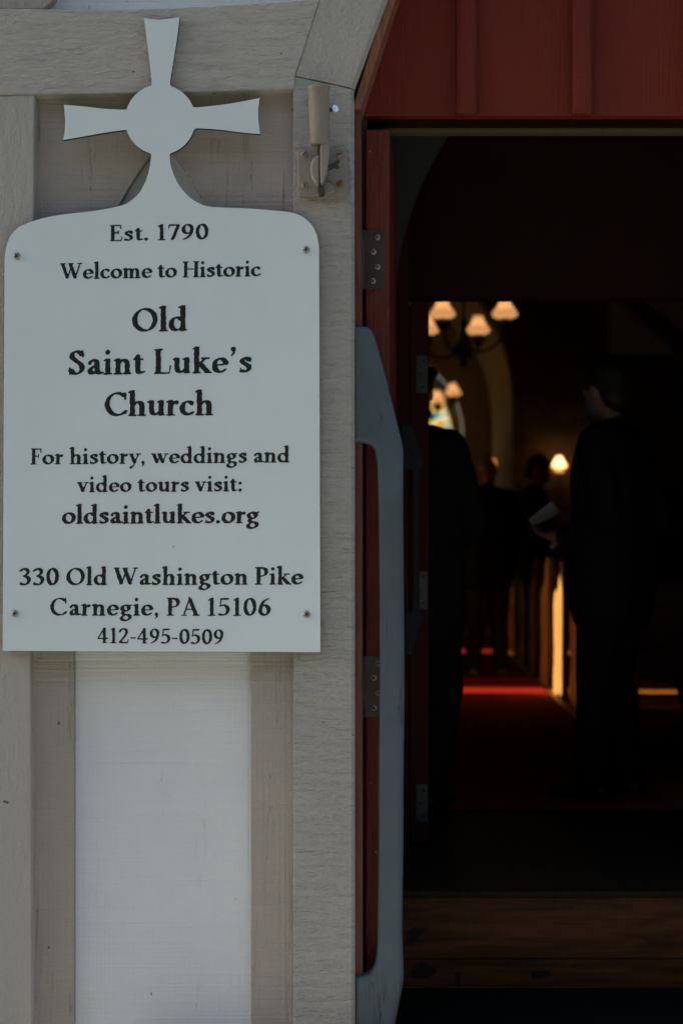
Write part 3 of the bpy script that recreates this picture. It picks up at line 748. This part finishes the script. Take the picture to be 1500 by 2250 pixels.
# ------------------------------------------------------------------ the sign
SY0, SY1 = -0.018, -0.005
ds = SY0 - CY
sign = empty('church_sign', W(354, 1432, ds))
tag(sign, 'white board sign topped by a flared cross, black lettering, screwed to the cream posts', 'sign')
def arcpx(cx, cy, r, a0, a1, n=10): return [(cx+r*math.cos(R(a0+(a1-a0)*k/n)), cy+r*math.sin(R(a0+(a1-a0)*k/n))) for k in range(n+1)]
cat2 = lambda *p: [(q.x, q.y) for q in catmull([(a, b, 0) for a, b in p], 5)]
out = []
out += cat2((316,38),(336,41),(356,41.5),(376,39.5),(395,36))
out += cat2((395,36),(388,90),(380,140),(374,180),(376,188))[1:]
out += arcpx(352, 262, 77.5, -71, -21)
out += cat2((432,235),(480,230),(526,223),(571,214))
out += cat2((571,214),(568,235),(567.5,255),(569,275),(572,294))[1:]
out += cat2((572,294),(526,290),(480,284),(431,281))[1:]
out += arcpx(352, 262, 77.5, 17, 70)
out += cat2((373,338),(375,360),(384,388),(397,411),(415,431),(438,446),(464,453.5),(540,457),(600,461.5),(638,466),(662,474),(682,490),(694,510),(700,535),(701,562))
out += [(702.5,1000),(704,1433.5),(354,1432),(5.5,1430.5),(8,1000),(10,575)]
out += cat2((10,575),(13,545),(22,520),(38,501),(62,489),(100,477.5),(150,469),(205,463),(262,452),(288,440),(308,420),(321,395),(329,366),(332,338))[1:]
out += arcpx(352, 262, 77.5, 110, 163)
out += cat2((273,285),(230,291),(185,299),(138.5,307))
out += cat2((138.5,307),(142,288),(143,268),(142,248),(140,229))[1:]
out += cat2((140,229),(185,233),(230,238),(273,240))[1:]
out += arcpx(352, 262, 77.5, 197, 250)
out += cat2((329,188),(333,182),(329,140),(323,90),(316,38))[:-1]
clean = []
for p in out:
    if not clean or math.hypot(p[0]-clean[-1][0], p[1]-clean[-1][1]) > 0.8: clean.append(p)
me = slab(loops_px([clean], ds), SY0, SY1, 0.0007, 1)
me.transform(Matrix.Translation(-wloc(sign)))
me.materials.append(M['sign']); me.materials.append(M['sign_edge'])
o = bpy.data.objects.new('board', me); C.objects.link(o); o.parent = sign
for p in me.polygons:
    if abs(p.normal.y) < 0.5: p.material_index = 1
LINES = [  # text, x0, x1, baseline left, baseline right, cap height (px), slimming of the pen, spacing
 ("Est. 1790", 241, 458, 529, 525.5, 35, 0.92, .03), ("Welcome to Historic", 132, 573, 613, 606.5, 35, 0.95, 0),
 ("Old", 290, 411, 729, 726.5, 52.5, 1.0, 0), ("Saint Luke's", 149, 553, 824, 818, 54.5, 1.0, 0.02), ("Church", 229.5, 468, 914.5, 912, 53, 1.0, 0),
 ("For history, weddings and", 67, 636, 1020.5, 1016, 35, 0.95, 0.01), ("video tours visit:", 169, 531, 1081.5, 1079.5, 34.5, 0.95, .02),
 ("oldsaintlukes.org", 136, 570, 1151, 1149.5, 40.5, 1.0, 0), ("330 Old Washington Pike", 42, 667, 1286.5, 1284.5, 38.5, 0.97, 0.02),
 ("Carnegie, PA 15106", 110, 595, 1352.8, 1353.5, 39.5, 0.95, 0.03), ("412-495-0509", 214, 491, 1413, 1416.5, 33.5, 0.90, .02)]
for txt, x0, x1, b0, b1, cap, thin, sp in LINES:
    raw = []; xx = 0
    for ch in txt:
        for lp in glyph(ch, thin): raw.append([(p[0]+xx, p[1]) for p in lp])
        xx += Gm[ch][0] + sp
    mn = min(p[0] for lp in raw for p in lp); mxx = max(p[0] for lp in raw for p in lp)
    k = (x1-x0)/(mxx-mn)
    loops = []
    for lp in raw:
        q = []
        for p in lp:
            u = (p[0]-mn)*k
            q.append((x0+u, b0+(b1-b0)*u/(x1-x0) - p[1]*cap))
        loops.append(q)
    dl = SY0 - 0.0006 - CY
    me = slab(loops_px(loops, dl), SY0-0.0006, SY0-0.0001)
    linkm('lettering', me, M['ink'], sign)
for p in ((37,562),(672,548),(33,1348),(673.5,1350)):
    bm = bmesh.new(); screw_head(bm, W(p[0], p[1], ds) + Vector((0, -0.0003, 0)), 0.0098, (0,-1,0), 0, 1, rot=random.random()*1.5)
    link('screw', bm, [M['screw'], M['slot']], sign)

# ------------------------------------------------------------------ flagpole holder
fh = empty('flagpole_holder', W(708, 430, 4.0))
tag(fh, 'cream painted iron flagpole holder screwed to the post right of the cross', 'flagpole holder')
dp = 3.985
bm = bmesh.new()
lp = []
for (cx, cy, a0) in ((752, 334, -90), (755, 418, 0), (665, 421, 90), (663, 336, 180)):
    lp += arcpx(cx, cy, 11, a0, a0+90, 4)
me = slab(loops_px([lp], dp), -0.015, -0.0015, 0.004, 3)
linkm('base_plate', me, M['holder'], fh, smooth=False)
for p, mt in (((668,338),'holder'),((746,339),'holder'),((669,407),'holder'),((747,404),'brass')):
    bm = bmesh.new(); screw_head(bm, W(p[0], p[1], dp), 0.0095, (0,-1,0), 0, 1, cross=False, rot=random.random()*3)
    link('plate_screw', bm, [M[mt], M['slot']], fh)
# fixed lug (two discs on edge), swivel arm, tube, pin, thumb screw
def leaf(pts, d, t, bev, name, mat, n=4):
    lp_ = [(q.x, q.y) for q in catmull([(p[0], p[1], 0) for p in pts], n, True)]
    y = d + CY
    return linkm(name, slab(loops_px([lp_], d), y, y + t, bev, 2), mat, fh)
leaf([(697,341),(688,346),(682,360),(682,378),(687,394),(697,405),(701,400),(701,345)], 3.942, 0.042, 0.006, 'lug', M['holder'])
leaf([(704,312),(712,306),(722,300),(724,322),(722,350),(719,372),(713,392),(707,404),(704,396),(703,360)], 3.936, 0.026, 0.004, 'swivel_arm', M['holder'])
leaf([(697,316),(704,316),(706,370),(708,402),(713,420),(706,427),(699,422),(698,380)], 3.950, 0.030, 0.001, 'slot_shade_plate', M['pin'])  # dark plate standing in for the shade inside the slot
leaf([(709,402),(722,398),(733,410),(735,421),(722,424),(711,420)], 3.972, 0.012, 0.004, 'boss', M['holder'])
bm = bmesh.new()
ax = (W(700, 190, 3.945) - W(703, 318, 3.955)); L_ = ax.length
lathe(bm, [(0.0235,0),(0.0262,0.004),(0.0265,L_*0.5),(0.0268,L_-0.010),(0.0300,L_-0.007),(0.0300,L_),(0.0225,L_),(0.0215,L_-0.06),(0.001,L_-0.061)], W(703, 318, 3.955), ax, 28)
link('socket_tube', bm, M['holder'], fh)
bm = bmesh.new()
tube(bm, [W(713,372,3.95), W(736,361,3.945)], 0.007, 10); 
for dz in (0.009, -0.009): tube(bm, [W(732,363,3.945), W(741,360,3.945)+Vector((0.004,0,dz))], [0.006,0.0045], 8)
link('pivot_bolt', bm, M['pin'], fh)
bm = bmesh.new(); c = W(736, 238, 3.955)
tube(bm, [W(722,242,3.957), c], 0.0045, 10, 1)
lathe(bm, [(0.0085,-0.002),(0.0095,0),(0.009,0.002)], c, (0.55,-0.8,0.15), 18, 0)
link('thumb_screw', bm, [M['zinc'], M['pin']], fh)

# ------------------------------------------------------------------ grab rails
def rail_loop():
    L = [(774,715.5),(806,715.5)] + cat2((806,715.5),(815,722),(823,737),(836,782),(854,850),(871,920),(884,972),(886.5,990))[1:]
    L += cat2((886.5,990),(886.5,1150),(888,1350),(889,1500),(887,1700),(886.5,1850),(884.5,2000),(885,2080),(887.5,2145))[1:]
    L += cat2((887.5,2145),(884,2175),(872,2235),(856,2310),(835,2390),(815,2425),(800,2432))[1:] + [(776,2432),(778,2300),(779,2149)]
    L += cat2((779,2149),(800,2146),(815,2138),(824,2118),(828,2085),(829,2020),(831,1850),(831,1700),(833,1500),(832.5,1300),(831,1150),(829,1050),(826,1005),(820,984),(806,974.5),(776,971))[1:]
    return L
lp = rail_loop()
dr = 4.010
me = slab(loops_px([lp], dr), 0.010, 0.062, 0.0125, 5)
b_ = bmesh.new(); b_.from_mesh(me); bmesh.ops.remove_doubles(b_, verts=b_.verts[:], dist=1e-5)
me = remesh(b_, 0.0042, 9); me.materials.clear()
gr = linkm('grab_rail', me, M['rail'])
tag(gr, 'weathered slate blue wooden grab rail fixed beside the cream post in the doorway', 'grab rail')
for p in gr.data.polygons: p.use_smooth = True
try: gr.data.set_sharp_from_angle(angle=R(50))
except Exception: pass
# the small wooden rail farther in, porch shade put into its dark colour
def s_(p): return (p[0], p[1])
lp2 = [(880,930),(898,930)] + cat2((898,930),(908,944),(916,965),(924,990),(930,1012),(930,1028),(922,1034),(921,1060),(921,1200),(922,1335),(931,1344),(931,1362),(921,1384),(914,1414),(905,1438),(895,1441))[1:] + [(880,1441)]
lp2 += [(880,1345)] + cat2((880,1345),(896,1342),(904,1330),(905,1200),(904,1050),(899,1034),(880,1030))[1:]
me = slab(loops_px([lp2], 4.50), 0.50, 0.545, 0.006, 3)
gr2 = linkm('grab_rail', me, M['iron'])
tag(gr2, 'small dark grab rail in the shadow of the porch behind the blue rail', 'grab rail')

# ------------------------------------------------------------------ inside: rug, pews, lamps
bm = bmesh.new(); x0r, x1r = -0.12, 1.12
box(bm, x0r, x1r, 1.95, 12.6, 0.001, 0.012)
tag(link('carpet_runner', bm, M['rug']), 'long red carpet runner down the church aisle', 'carpet')

def make_pew():
    r = empty('pew', (0, 0, 0)); L = 1.95
    def endp(x):
        prof = [(0,0.0),(0.46,0.0),(0.46,0.12),(0.40,0.30),(0.44,0.46),(0.44,0.62),(0.38,0.70),(0.22,0.74),(0.12,0.80),(0.09,0.90),(0.03,0.93),(0.0,0.92)]
        me = flat_shape([prof], 0.045, 0.006, 2)
        me.transform(Matrix(((0,0,1,x),(1,0,0,0),(0,1,0,0),(0,0,0,1))))
        return me
    for x in (0.0225, L): linkm('pew_end', endp(x), M['pew'], r, local=True)
    bm = bmesh.new(); box(bm, 0.046, L-0.023, 0.06, 0.42, 0.42, 0.45); link('seat', bm, M['pew_red'], r, local=True, bevel=0.006)
    bm = bmesh.new(); m_ = Matrix.Translation((0, 0.05, 0.40)) @ Matrix.Rotation(R(6), 4, 'X'); box(bm, 0.046, L-0.023, -0.018, 0.012, -0.03, 0.47, 0, m_)
    link('backrest', bm, M['pew_red'], r, local=True, bevel=0.006)
    return r
pew0 = make_pew()
names = ['rearmost pew nearest the open church door, its dark back facing out', 'second pew from the church door behind the man in black',
 'third pew from the church door, its dim end beside the sunlit one', 'fourth pew from the door with its end lit bright yellow by the sun',
 'fifth pew from the door, just beyond the sunlit pew end', 'sixth pew from the door, half hidden by the standing people',
 'seventh pew from the door, a dim end near the far sunlit one', 'eighth pew from the door with the far small sunlit end', 'foremost pew nearest the chancel arch']
for i in range(9):
    o = pew0 if i == 0 else copy_tree(pew0)
    dd = 7.4 + 0.9*i
    o.location = (1.175 + (0.02 if i == 0 else 0), dd - 0.0 + CY, 0)
    tag(o, names[i], 'pew', 'wooden pews along the right of the aisle')

def oil_lamp(bm_list, c, s=1.0):
    """adds shade / metal / font shapes; c is the middle of the shade's lower rim"""
    sh, mt, fo = bm_list; c = Vector(c)
    if sh is not None:
        pr = [(0.040,0.125),(0.043,0.118),(0.046,0.095),(0.060,0.065),(0.085,0.032),(0.100,0.010),(0.098,-0.004),(0.086,-0.016),(0.070,-0.022)]
        lathe(sh, [(r*s, h*s) for r, h in pr[::-1]], c, (0,0,1), 24)
    if fo is not None: lathe(fo, [(r*s, h*s) for r, h in ((0.02,-0.085),(0.058,-0.075),(0.066,-0.055),(0.060,-0.038),(0.03,-0.024))], c, (0,0,1), 20)
    if mt is not None: lathe(mt, [(r*s, h*s) for r, h in ((0.004,-0.165),(0.012,-0.15),(0.010,-0.13),(0.036,-0.108),(0.048,-0.092),(0.045,-0.086),(0.01,-0.085))], c, (0,0,1), 16)
def chandelier(d, label):
    cx, zc = 0.63, 2.84
    r = empty('chandelier', (0, 0, 0))
    bm = bmesh.new()
    tube(bm, [(0,0,-0.22),(0,0,2.6)], 0.012, 10)
    lathe(bm, [(0.004,-0.36),(0.03,-0.33),(0.02,-0.29),(0.075,-0.25),(0.085,-0.2),(0.05,-0.13),(0.025,-0.05),(0.03,0.0),(0.012,0.06)], (0,0,0), (0,0,1), 20)
    link('stem', bm, M['lamp_metal'], r, local=True)
    for (ax_, ay) in ((-0.185,-0.45),(0.295,-0.45),(0.145,0.45),(-0.28,0.45)):
        bm = bmesh.new()
        tube(bm, [(q.x,q.y,q.z) for q in catmull([(0,0,-0.18),(ax_*0.4,ay*0.4,-0.25),(ax_*0.8,ay*0.8,-0.22),(ax_,ay,-0.12)], 5)], 0.010, 8)
        mt = bmesh.new(); oil_lamp((None, bm, None), (ax_, ay, 0)); mt.free()
        arm = link('arm', bm, M['lamp_metal'], r, local=True)
        fo = bmesh.new(); oil_lamp((None, None, fo), (ax_, ay, 0)); link('lamp_font', fo, M['font_glass'], arm, local=True)
        sh = bmesh.new(); oil_lamp((sh, None, None), (ax_, ay, 0)); link('lamp_shade', sh, M['shade'], arm, local=True); bulb((ax_, ay, 0.035), 0.085, arm)
    return r
ch = chandelier(12, '')
ch.location = (0.63, 8.15, 2.80)
tag(ch, 'brass oil lamp chandelier with glowing glass shades above the aisle', 'chandelier')
c2 = copy_tree(ch); c2.location = (0.51, 14.4, 2.80)
tag(c2, 'farther small chandelier glowing before the stained glass window', 'chandelier')
dsn = 16.78
s1 = empty('wall_lamp', W(1228, 1040, dsn)); tag(s1, 'bright single wall lamp with white shade beside the man in black', 'wall lamp')
c = W(1228, 1024, dsn)
bm = bmesh.new(); oil_lamp((bm, None, None), c, 0.86); link('lamp_shade', bm, M['shade_hot'], s1); bulb(c + Vector((0,0,0.03))- wloc(s1), 0.40, s1)
bm = bmesh.new(); oil_lamp((None, None, bm), c, 0.86); link('lamp_font', bm, M['shade_hot'], s1)
bm = bmesh.new(); oil_lamp((None, bm, None), c, 0.86)
tube(bm, [c + Vector((0,0,-0.10)), c + Vector((0,0.1,-0.16)), c + Vector((0,0.215,-0.12))], 0.010, 8); link('bracket', bm, M['lamp_metal'], s1)
dc = 16.5
s2 = empty('wall_candle', W(1084, 1040, dc)); tag(s2, 'small orange candle lamp low before the pale arch', 'candle lamp')
c = W(1084, 1020, dc)
bm = bmesh.new(); lathe(bm, [(0.004,-0.035),(0.026,-0.025),(0.034,0.005),(0.020,0.04),(0.003,0.065)], c, (0,0,1), 14); link('flame_bulb', bm, M['candle'], s2)
bm = bmesh.new(); lathe(bm, [(0.10,-1.97+0.02),(0.10,-1.90),(0.02,-1.86),(0.015,-0.12),(0.05,-0.11),(0.05,-0.10),(0.014,-0.095),(0.014,-0.036)], c, (0,0,1), 14); link('candle_stand', bm, M['lamp_metal'], s2)
db = 16.93
bm = bmesh.new(); bpx(bm, 1424, 1090, 1520, 1133, db-0.05+CY, db+CY)
nb = link('notice_board', bm, M['board_grey'], bevel=0.004); tag(nb, 'pale grey board low on the far wall at the right edge', 'board')
bm = bmesh.new(); bpx(bm, 1418, 1134, 1526, 1151, db-0.08+CY, db+CY); link('red_rail', bm, M['dark_red'], nb)

# ------------------------------------------------------------------ people
def cone(bm, p, q, r1, r2, n=12):
    p, q = Vector(p), Vector(q)
    if (q-p).length < 1e-5: ball(bm, p, r1, sub=2); return
    tube(bm, [p, q], [r1, r2], n); ball(bm, p, r1, sub=2); ball(bm, q, r2, sub=2)
def hand(bm, w, dirn, side, curl=0.5):
    """palm, four fingers and a thumb from the wrist w along dirn"""
    w = Vector(w); f = Vector(dirn).normalized(); s = Vector(side).normalized(); up = f.cross(s)
    cone(bm, w, w+f*0.05, 0.026, 0.030); 
    for a in (-0.026, -0.009, 0.009, 0.026): cone(bm, w+f*0.03+s*a*0.7, w+f*0.088+s*a, 0.014, 0.0125)
    for a, L in zip((-0.029, -0.010, 0.010, 0.028), (0.060, 0.074, 0.078, 0.068)):
        k0 = w+f*0.09+s*a; k1 = k0+f*L*0.5-up*L*0.25*curl; k2 = k1+f*L*0.32-up*L*0.45*curl
        cone(bm, k0, k1, 0.0100, 0.0092); cone(bm, k1, k2, 0.0092, 0.0080)
    t0 = w+f*0.03+s*0.024; t1 = t0+f*0.035+s*0.028-up*0.012; t2 = t1+f*0.035+s*0.006-up*0.01
    cone(bm, t0, t1, 0.014, 0.0115); cone(bm, t1, t2, 0.0115, 0.0095)
def person(loc, rz, H, label, arms, legs, top, trousers, shoes, head_turn=0.0, head_tilt=0.0, hem=0.78, seated=False, mask=False, bald=False, lean=0.0, vox=0.010):
    """local frame: +y is forward, feet at z = 0; arms: two (elbow, wrist, palm direction, palm side); legs: two (knee, ankle)"""
    k = H/1.75
    S = lambda p: Vector(p)*k
    root = empty('person', loc, rz); tag(root, label, 'person')
    hipz = 0.93 if not seated else 0.50
    dz = hipz-0.93
    def up(p):  # torso points, shifted when seated, leaning forward
        z = p[2]; t = max(0, z-0.93)
        return S((p[0], p[1] + t*math.tan(lean), z+dz))
    b = bmesh.new()
    pel = up((0,0,0.95)); 
    cone(b, up((-0.08,0,0.94)), up((0.08,0,0.94)), 0.125*k, 0.125*k)
    cone(b, pel, up((0,0.01,1.12)), 0.125*k, 0.118*k); cone(b, up((0,0.01,1.12)), up((0,0,1.32)), 0.12*k, 0.125*k)
    cone(b, up((-0.09,0,1.30)), up((0.09,0,1.30)), 0.110*k, 0.110*k)
    cone(b, up((-0.165,-0.01,1.425)), up((0.165,-0.01,1.425)), 0.062*k, 0.062*k); cone(b, up((0,0.0,1.38)), up((0,0,1.44)), 0.085*k, 0.07*k)
    cone(b, up((0,0,1.44)), up((0,0.02,1.55)), 0.058*k, 0.054*k)
    # head
    hc = up((0, 0.03, 1.645)); rot = Matrix.Rotation(head_turn, 3, 'Z') @ Matrix.Rotation(-head_tilt, 3, 'X')
    hd = lambda x, y, z: hc + rot @ (Vector((x, y, z))*k)
    ball(b, hc + rot @ Vector((0,-0.005,0.015)), 0.1*k, 0.78, 0.98, 1.0, sub=3, rot=rot)
    ball(b, hd(0,0.03,-0.045), 0.068*k, 0.85, 1.0, 1.05, sub=2, rot=rot); ball(b, hd(0,0.062,-0.095), 0.026*k, 1.2, 0.9, 0.8, sub=2, rot=rot)
    cone(b, hd(0,0.094,0.012), hd(0,0.116,-0.022), 0.010*k, 0.015*k); cone(b, hd(-0.03,0.083,0.022), hd(0.03,0.083,0.022), 0.014*k, 0.014*k)
    cone(b, hd(-0.02,0.090,-0.055), hd(0.02,0.090,-0.055), 0.009*k, 0.009*k)
    for sx in (-1,1): ball(b, hd(sx*0.080,-0.005,-0.005), 0.026*k, 0.35, 0.75, 1.2, sub=2, rot=rot)
    coat = bmesh.new()
    for s in (-1, 1):
        sh = up((s*0.185,-0.01,1.415)); el, wr, pd, ps = arms[0 if s < 0 else 1]
        el, wr = S(el), S(wr)
        cone(b, sh, el, 0.050*k, 0.042*k); cone(b, el, wr, 0.042*k, 0.029*k); hand(b, wr, pd, ps, 0.7)
        cone(coat, sh, el, 0.066*k, 0.058*k); cone(coat, el, wr + (el-wr).normalized()*0.012, 0.057*k, 0.044*k)
        kn, an = legs[0 if s < 0 else 1]; kn, an = S(kn), S(an)
        hp = S((s*0.09, 0, hipz-0.03))
        cone(b, hp, kn, 0.088*k, 0.060*k); cone(b, kn, an, 0.058*k, 0.040*k)
    body = remesh(b, vox, 4)
    body.materials.clear()
    link_body = linkm('body', body, [M['skin']], root, True, local=True)
    # coat: torso shell with a flared hem
    cone(coat, up((-0.165,-0.01,1.425)), up((0.165,-0.01,1.425)), 0.078*k, 0.078*k)
    for z0, z1, r0, r1, w0, w1 in ((1.41,1.30,0.112,0.130,0.085,0.10),(1.30,1.12,0.128,0.134,0.10,0.08),(1.12,0.95,0.134,0.145,0.08,0.085),(0.95,hem,0.145,0.135,0.085,0.09)):
        for j in (-1,-0.33,0.33,1): cone(coat, up((w0*j,0,z0)), up((w1*j,0,z1)), r0*k, r1*k)
    cone(coat, up((0,-0.01,1.44)), up((0,0.0,1.49)), 0.075*k, 0.066*k)
    cm = remesh(coat, vox*1.1, 5); cm.materials.clear()
    linkm('coat', cm, [top], root, True, local=True)
    tr = bmesh.new()
    for s in (-1, 1):
        kn, an = legs[0 if s < 0 else 1]; kn, an = S(kn), S(an); hp = S((s*0.09, 0, hipz-0.03))
        cone(tr, hp, kn, 0.105*k, 0.078*k); cone(tr, kn, an + Vector((0,0,0.0)), 0.076*k, 0.066*k)
    cone(tr, S((-0.08,0,hipz)), S((0.08,0,hipz)), 0.135*k, 0.135*k)
    tm = remesh(tr, vox*1.1, 4); tm.materials.clear(); linkm('trousers', tm, [trousers], root, True, local=True)
    for s in (-1, 1):
        kn, an = legs[0 if s < 0 else 1]; an = S(an)
        sb = bmesh.new(); fl = an.z - 0.075*k
        cone(sb, an + Vector((0,-0.035*k,-0.035*k)), an + Vector((0,0.06*k,-0.035*k)), 0.040*k, 0.042*k)
        cone(sb, an + Vector((0,0.06*k,-0.042*k)), an + Vector((s*0.01,0.165*k,-0.050*k)), 0.040*k, 0.030*k)
        sm = remesh(sb, 0.009, 3); sm.materials.clear()
        for v in sm.vertices: v.co.z = max(v.co.z, fl)
        linkm('shoe', sm, [shoes], root, True, local=True)
    if not bald:
        hb = bmesh.new()
        ball(hb, hc + rot @ Vector((0,-0.018,0.035)), 0.106*k, 0.82, 1.0, 0.98, sub=3, rot=rot); ball(hb, hd(0,-0.055,-0.03), 0.078*k, 1.0, 0.75, 1.0, sub=2, rot=rot)
        cone(hb, hd(-0.055,0.055,0.085), hd(0.055,0.055,0.085), 0.030*k, 0.030*k)
        hm = remesh(hb, 0.010, 3); hm.materials.clear(); linkm('hair', hm, [M['hair']], root, True, local=True)
    if mask:
        mb = bmesh.new(); ball(mb, hd(0,0.045,-0.055), 0.070*k, 0.92, 0.98, 0.92, sub=2, rot=rot)
        mm = remesh(mb, 0.010, 2); mm.materials.clear(); linkm('face_mask', mm, [M['mask']], root, True, local=True)
    return root
down = (0, 0.1, -1)
stand = (((-0.10,0.02,0.49),(-0.11,-0.01,0.085)), ((0.10,0.02,0.49),(0.11,-0.01,0.085)))
def hang(s): return ((s*0.26,-0.03,1.12),(s*0.27,0.05,0.87),down,(0,1,0))
# the man in black by the door, seen from behind his right side, facing left into the aisle
pA = person((0.925, 2.16, 0), R(56), 1.77, 'person in a long black coat and pale face mask standing just inside the doorway', 
    (((-0.25,-0.10,1.13),(-0.19,0.12,1.055),(0.1,1,0.1),(1,0,0)), ((0.26,-0.10,1.12),(0.20,0.13,1.04),(-0.1,1,-0.05),(-1,0,0))),
    (((-0.10,0.03,0.49),(-0.10,0.04,0.085)), ((0.09,0.03,0.49),(0.10,-0.02,0.085))), M['black_cloth'], M['black_cloth'], M['shoe'], head_turn=R(-18), head_tilt=R(14), hem=0.78, mask=True)
# the one half hidden by the inner door
pB = person((0.10, 1.98, 0), R(-24), 1.74, 'person in black seen from behind, half hidden by the inner door', (hang(-1), ((0.27,0.0,1.13),(0.14,0.26,1.06),(-0.3,1,0),(-1,0,0))),
    (((-0.10,0.05,0.49),(-0.11,0.10,0.085)), ((0.12,0.07,0.48),(0.13,-0.10,0.085))), M['black_cloth'], M['black_cloth'], M['shoe'], hem=0.72)
pC = person((0.79, 7.70, 0), R(5), 1.70, 'person in a black coat and olive trousers standing in the aisle on the red carpet', (hang(-1), ((0.26,0.06,1.12),(0.22,0.26,0.98),(0,1,-0.4),(-1,0,0))),
    stand, M['black_cloth'], M['olive_cloth'], M['shoe_tan'], hem=0.80, bald=True)
pD = person((1.25, 8.68, 0), R(-105), 1.75, 'person in a dark green jacket standing among the far pews, facing right', 
    (((-0.24,0.10,1.12),(-0.10,0.34,1.14),(0.3,1,0.2),(0,0,1)), ((0.24,0.10,1.12),(0.12,0.34,1.14),(-0.1,1,0.2),(0,0,1))), stand, M['green_cloth'], M['black_cloth'], M['shoe'], head_turn=R(-5), head_tilt=R(22), hem=0.80)
pE = person((1.47, 7.5+0.28+CY, 0), R(4), 1.72, 'person in dark clothes seated in the rearmost pew at the right edge',
    (((-0.25,0.10,0.75),(-0.10,0.34,0.66),(0.2,1,-0.1),(1,0,0)), ((0.25,0.10,0.75),(0.10,0.34,0.66),(-0.2,1,-0.1),(-1,0,0))),
    (((0.15,0.42,0.50),(0.26,0.45,0.085)), ((0.31,0.38,0.50),(0.44,0.42,0.085))), M['black_cloth'], M['black_cloth'], M['shoe'], seated=True, hem=0.90)
def sheet(name, px, d, label, rot):
    """px: four corners in the photograph at depth d; a slightly curled thin sheet"""
    c = [W(p[0], p[1], d) for p in px]; bm = bmesh.new(); N = 8
    nrm = (c[1]-c[0]).cross(c[3]-c[0]).normalized()
    g = [[None]*(N+1) for _ in range(N+1)]
    for i in range(N+1):
        for j in range(N+1):
            u, v = i/N, j/N
            p = c[0]*(1-u)*(1-v)+c[1]*u*(1-v)+c[2]*u*v+c[3]*(1-u)*v + nrm*0.02*math.sin(math.pi*u)
            p.y += rot*(v-0.5)
            g[i][j] = p
    for off in (0, 0.0008):
        vv = [[bm.verts.new(g[i][j] + nrm*off) for j in range(N+1)] for i in range(N+1)]
        for i in range(N):
            for j in range(N): bm.faces.new((vv[i][j], vv[i+1][j], vv[i+1][j+1], vv[i][j+1])).smooth = True
        if off == 0: first = vv
        else:
            ring = [(i,0) for i in range(N+1)] + [(N,j) for j in range(1,N+1)] + [(i,N) for i in range(N-1,-1,-1)] + [(0,j) for j in range(N-1,0,-1)]
            for a, b in zip(ring, ring[1:]+ring[:1]): bm.faces.new((first[a[0]][a[1]], first[b[0]][b[1]], vv[b[0]][b[1]], vv[a[0]][a[1]]))
    tag(link(name, bm, M['paper']), label, 'paper')
sheet('paper_sheet', [(1160,1142),(1210,1102),(1236,1128),(1172,1156)], 6.28, 'larger white sheet held out by the person in the long black coat', 0.05)
sheet('paper_sheet', [(1205,1200),(1220,1190),(1236,1188),(1214,1208)], 6.35, 'small folded paper in the hand of the person in the long black coat', 0.03)
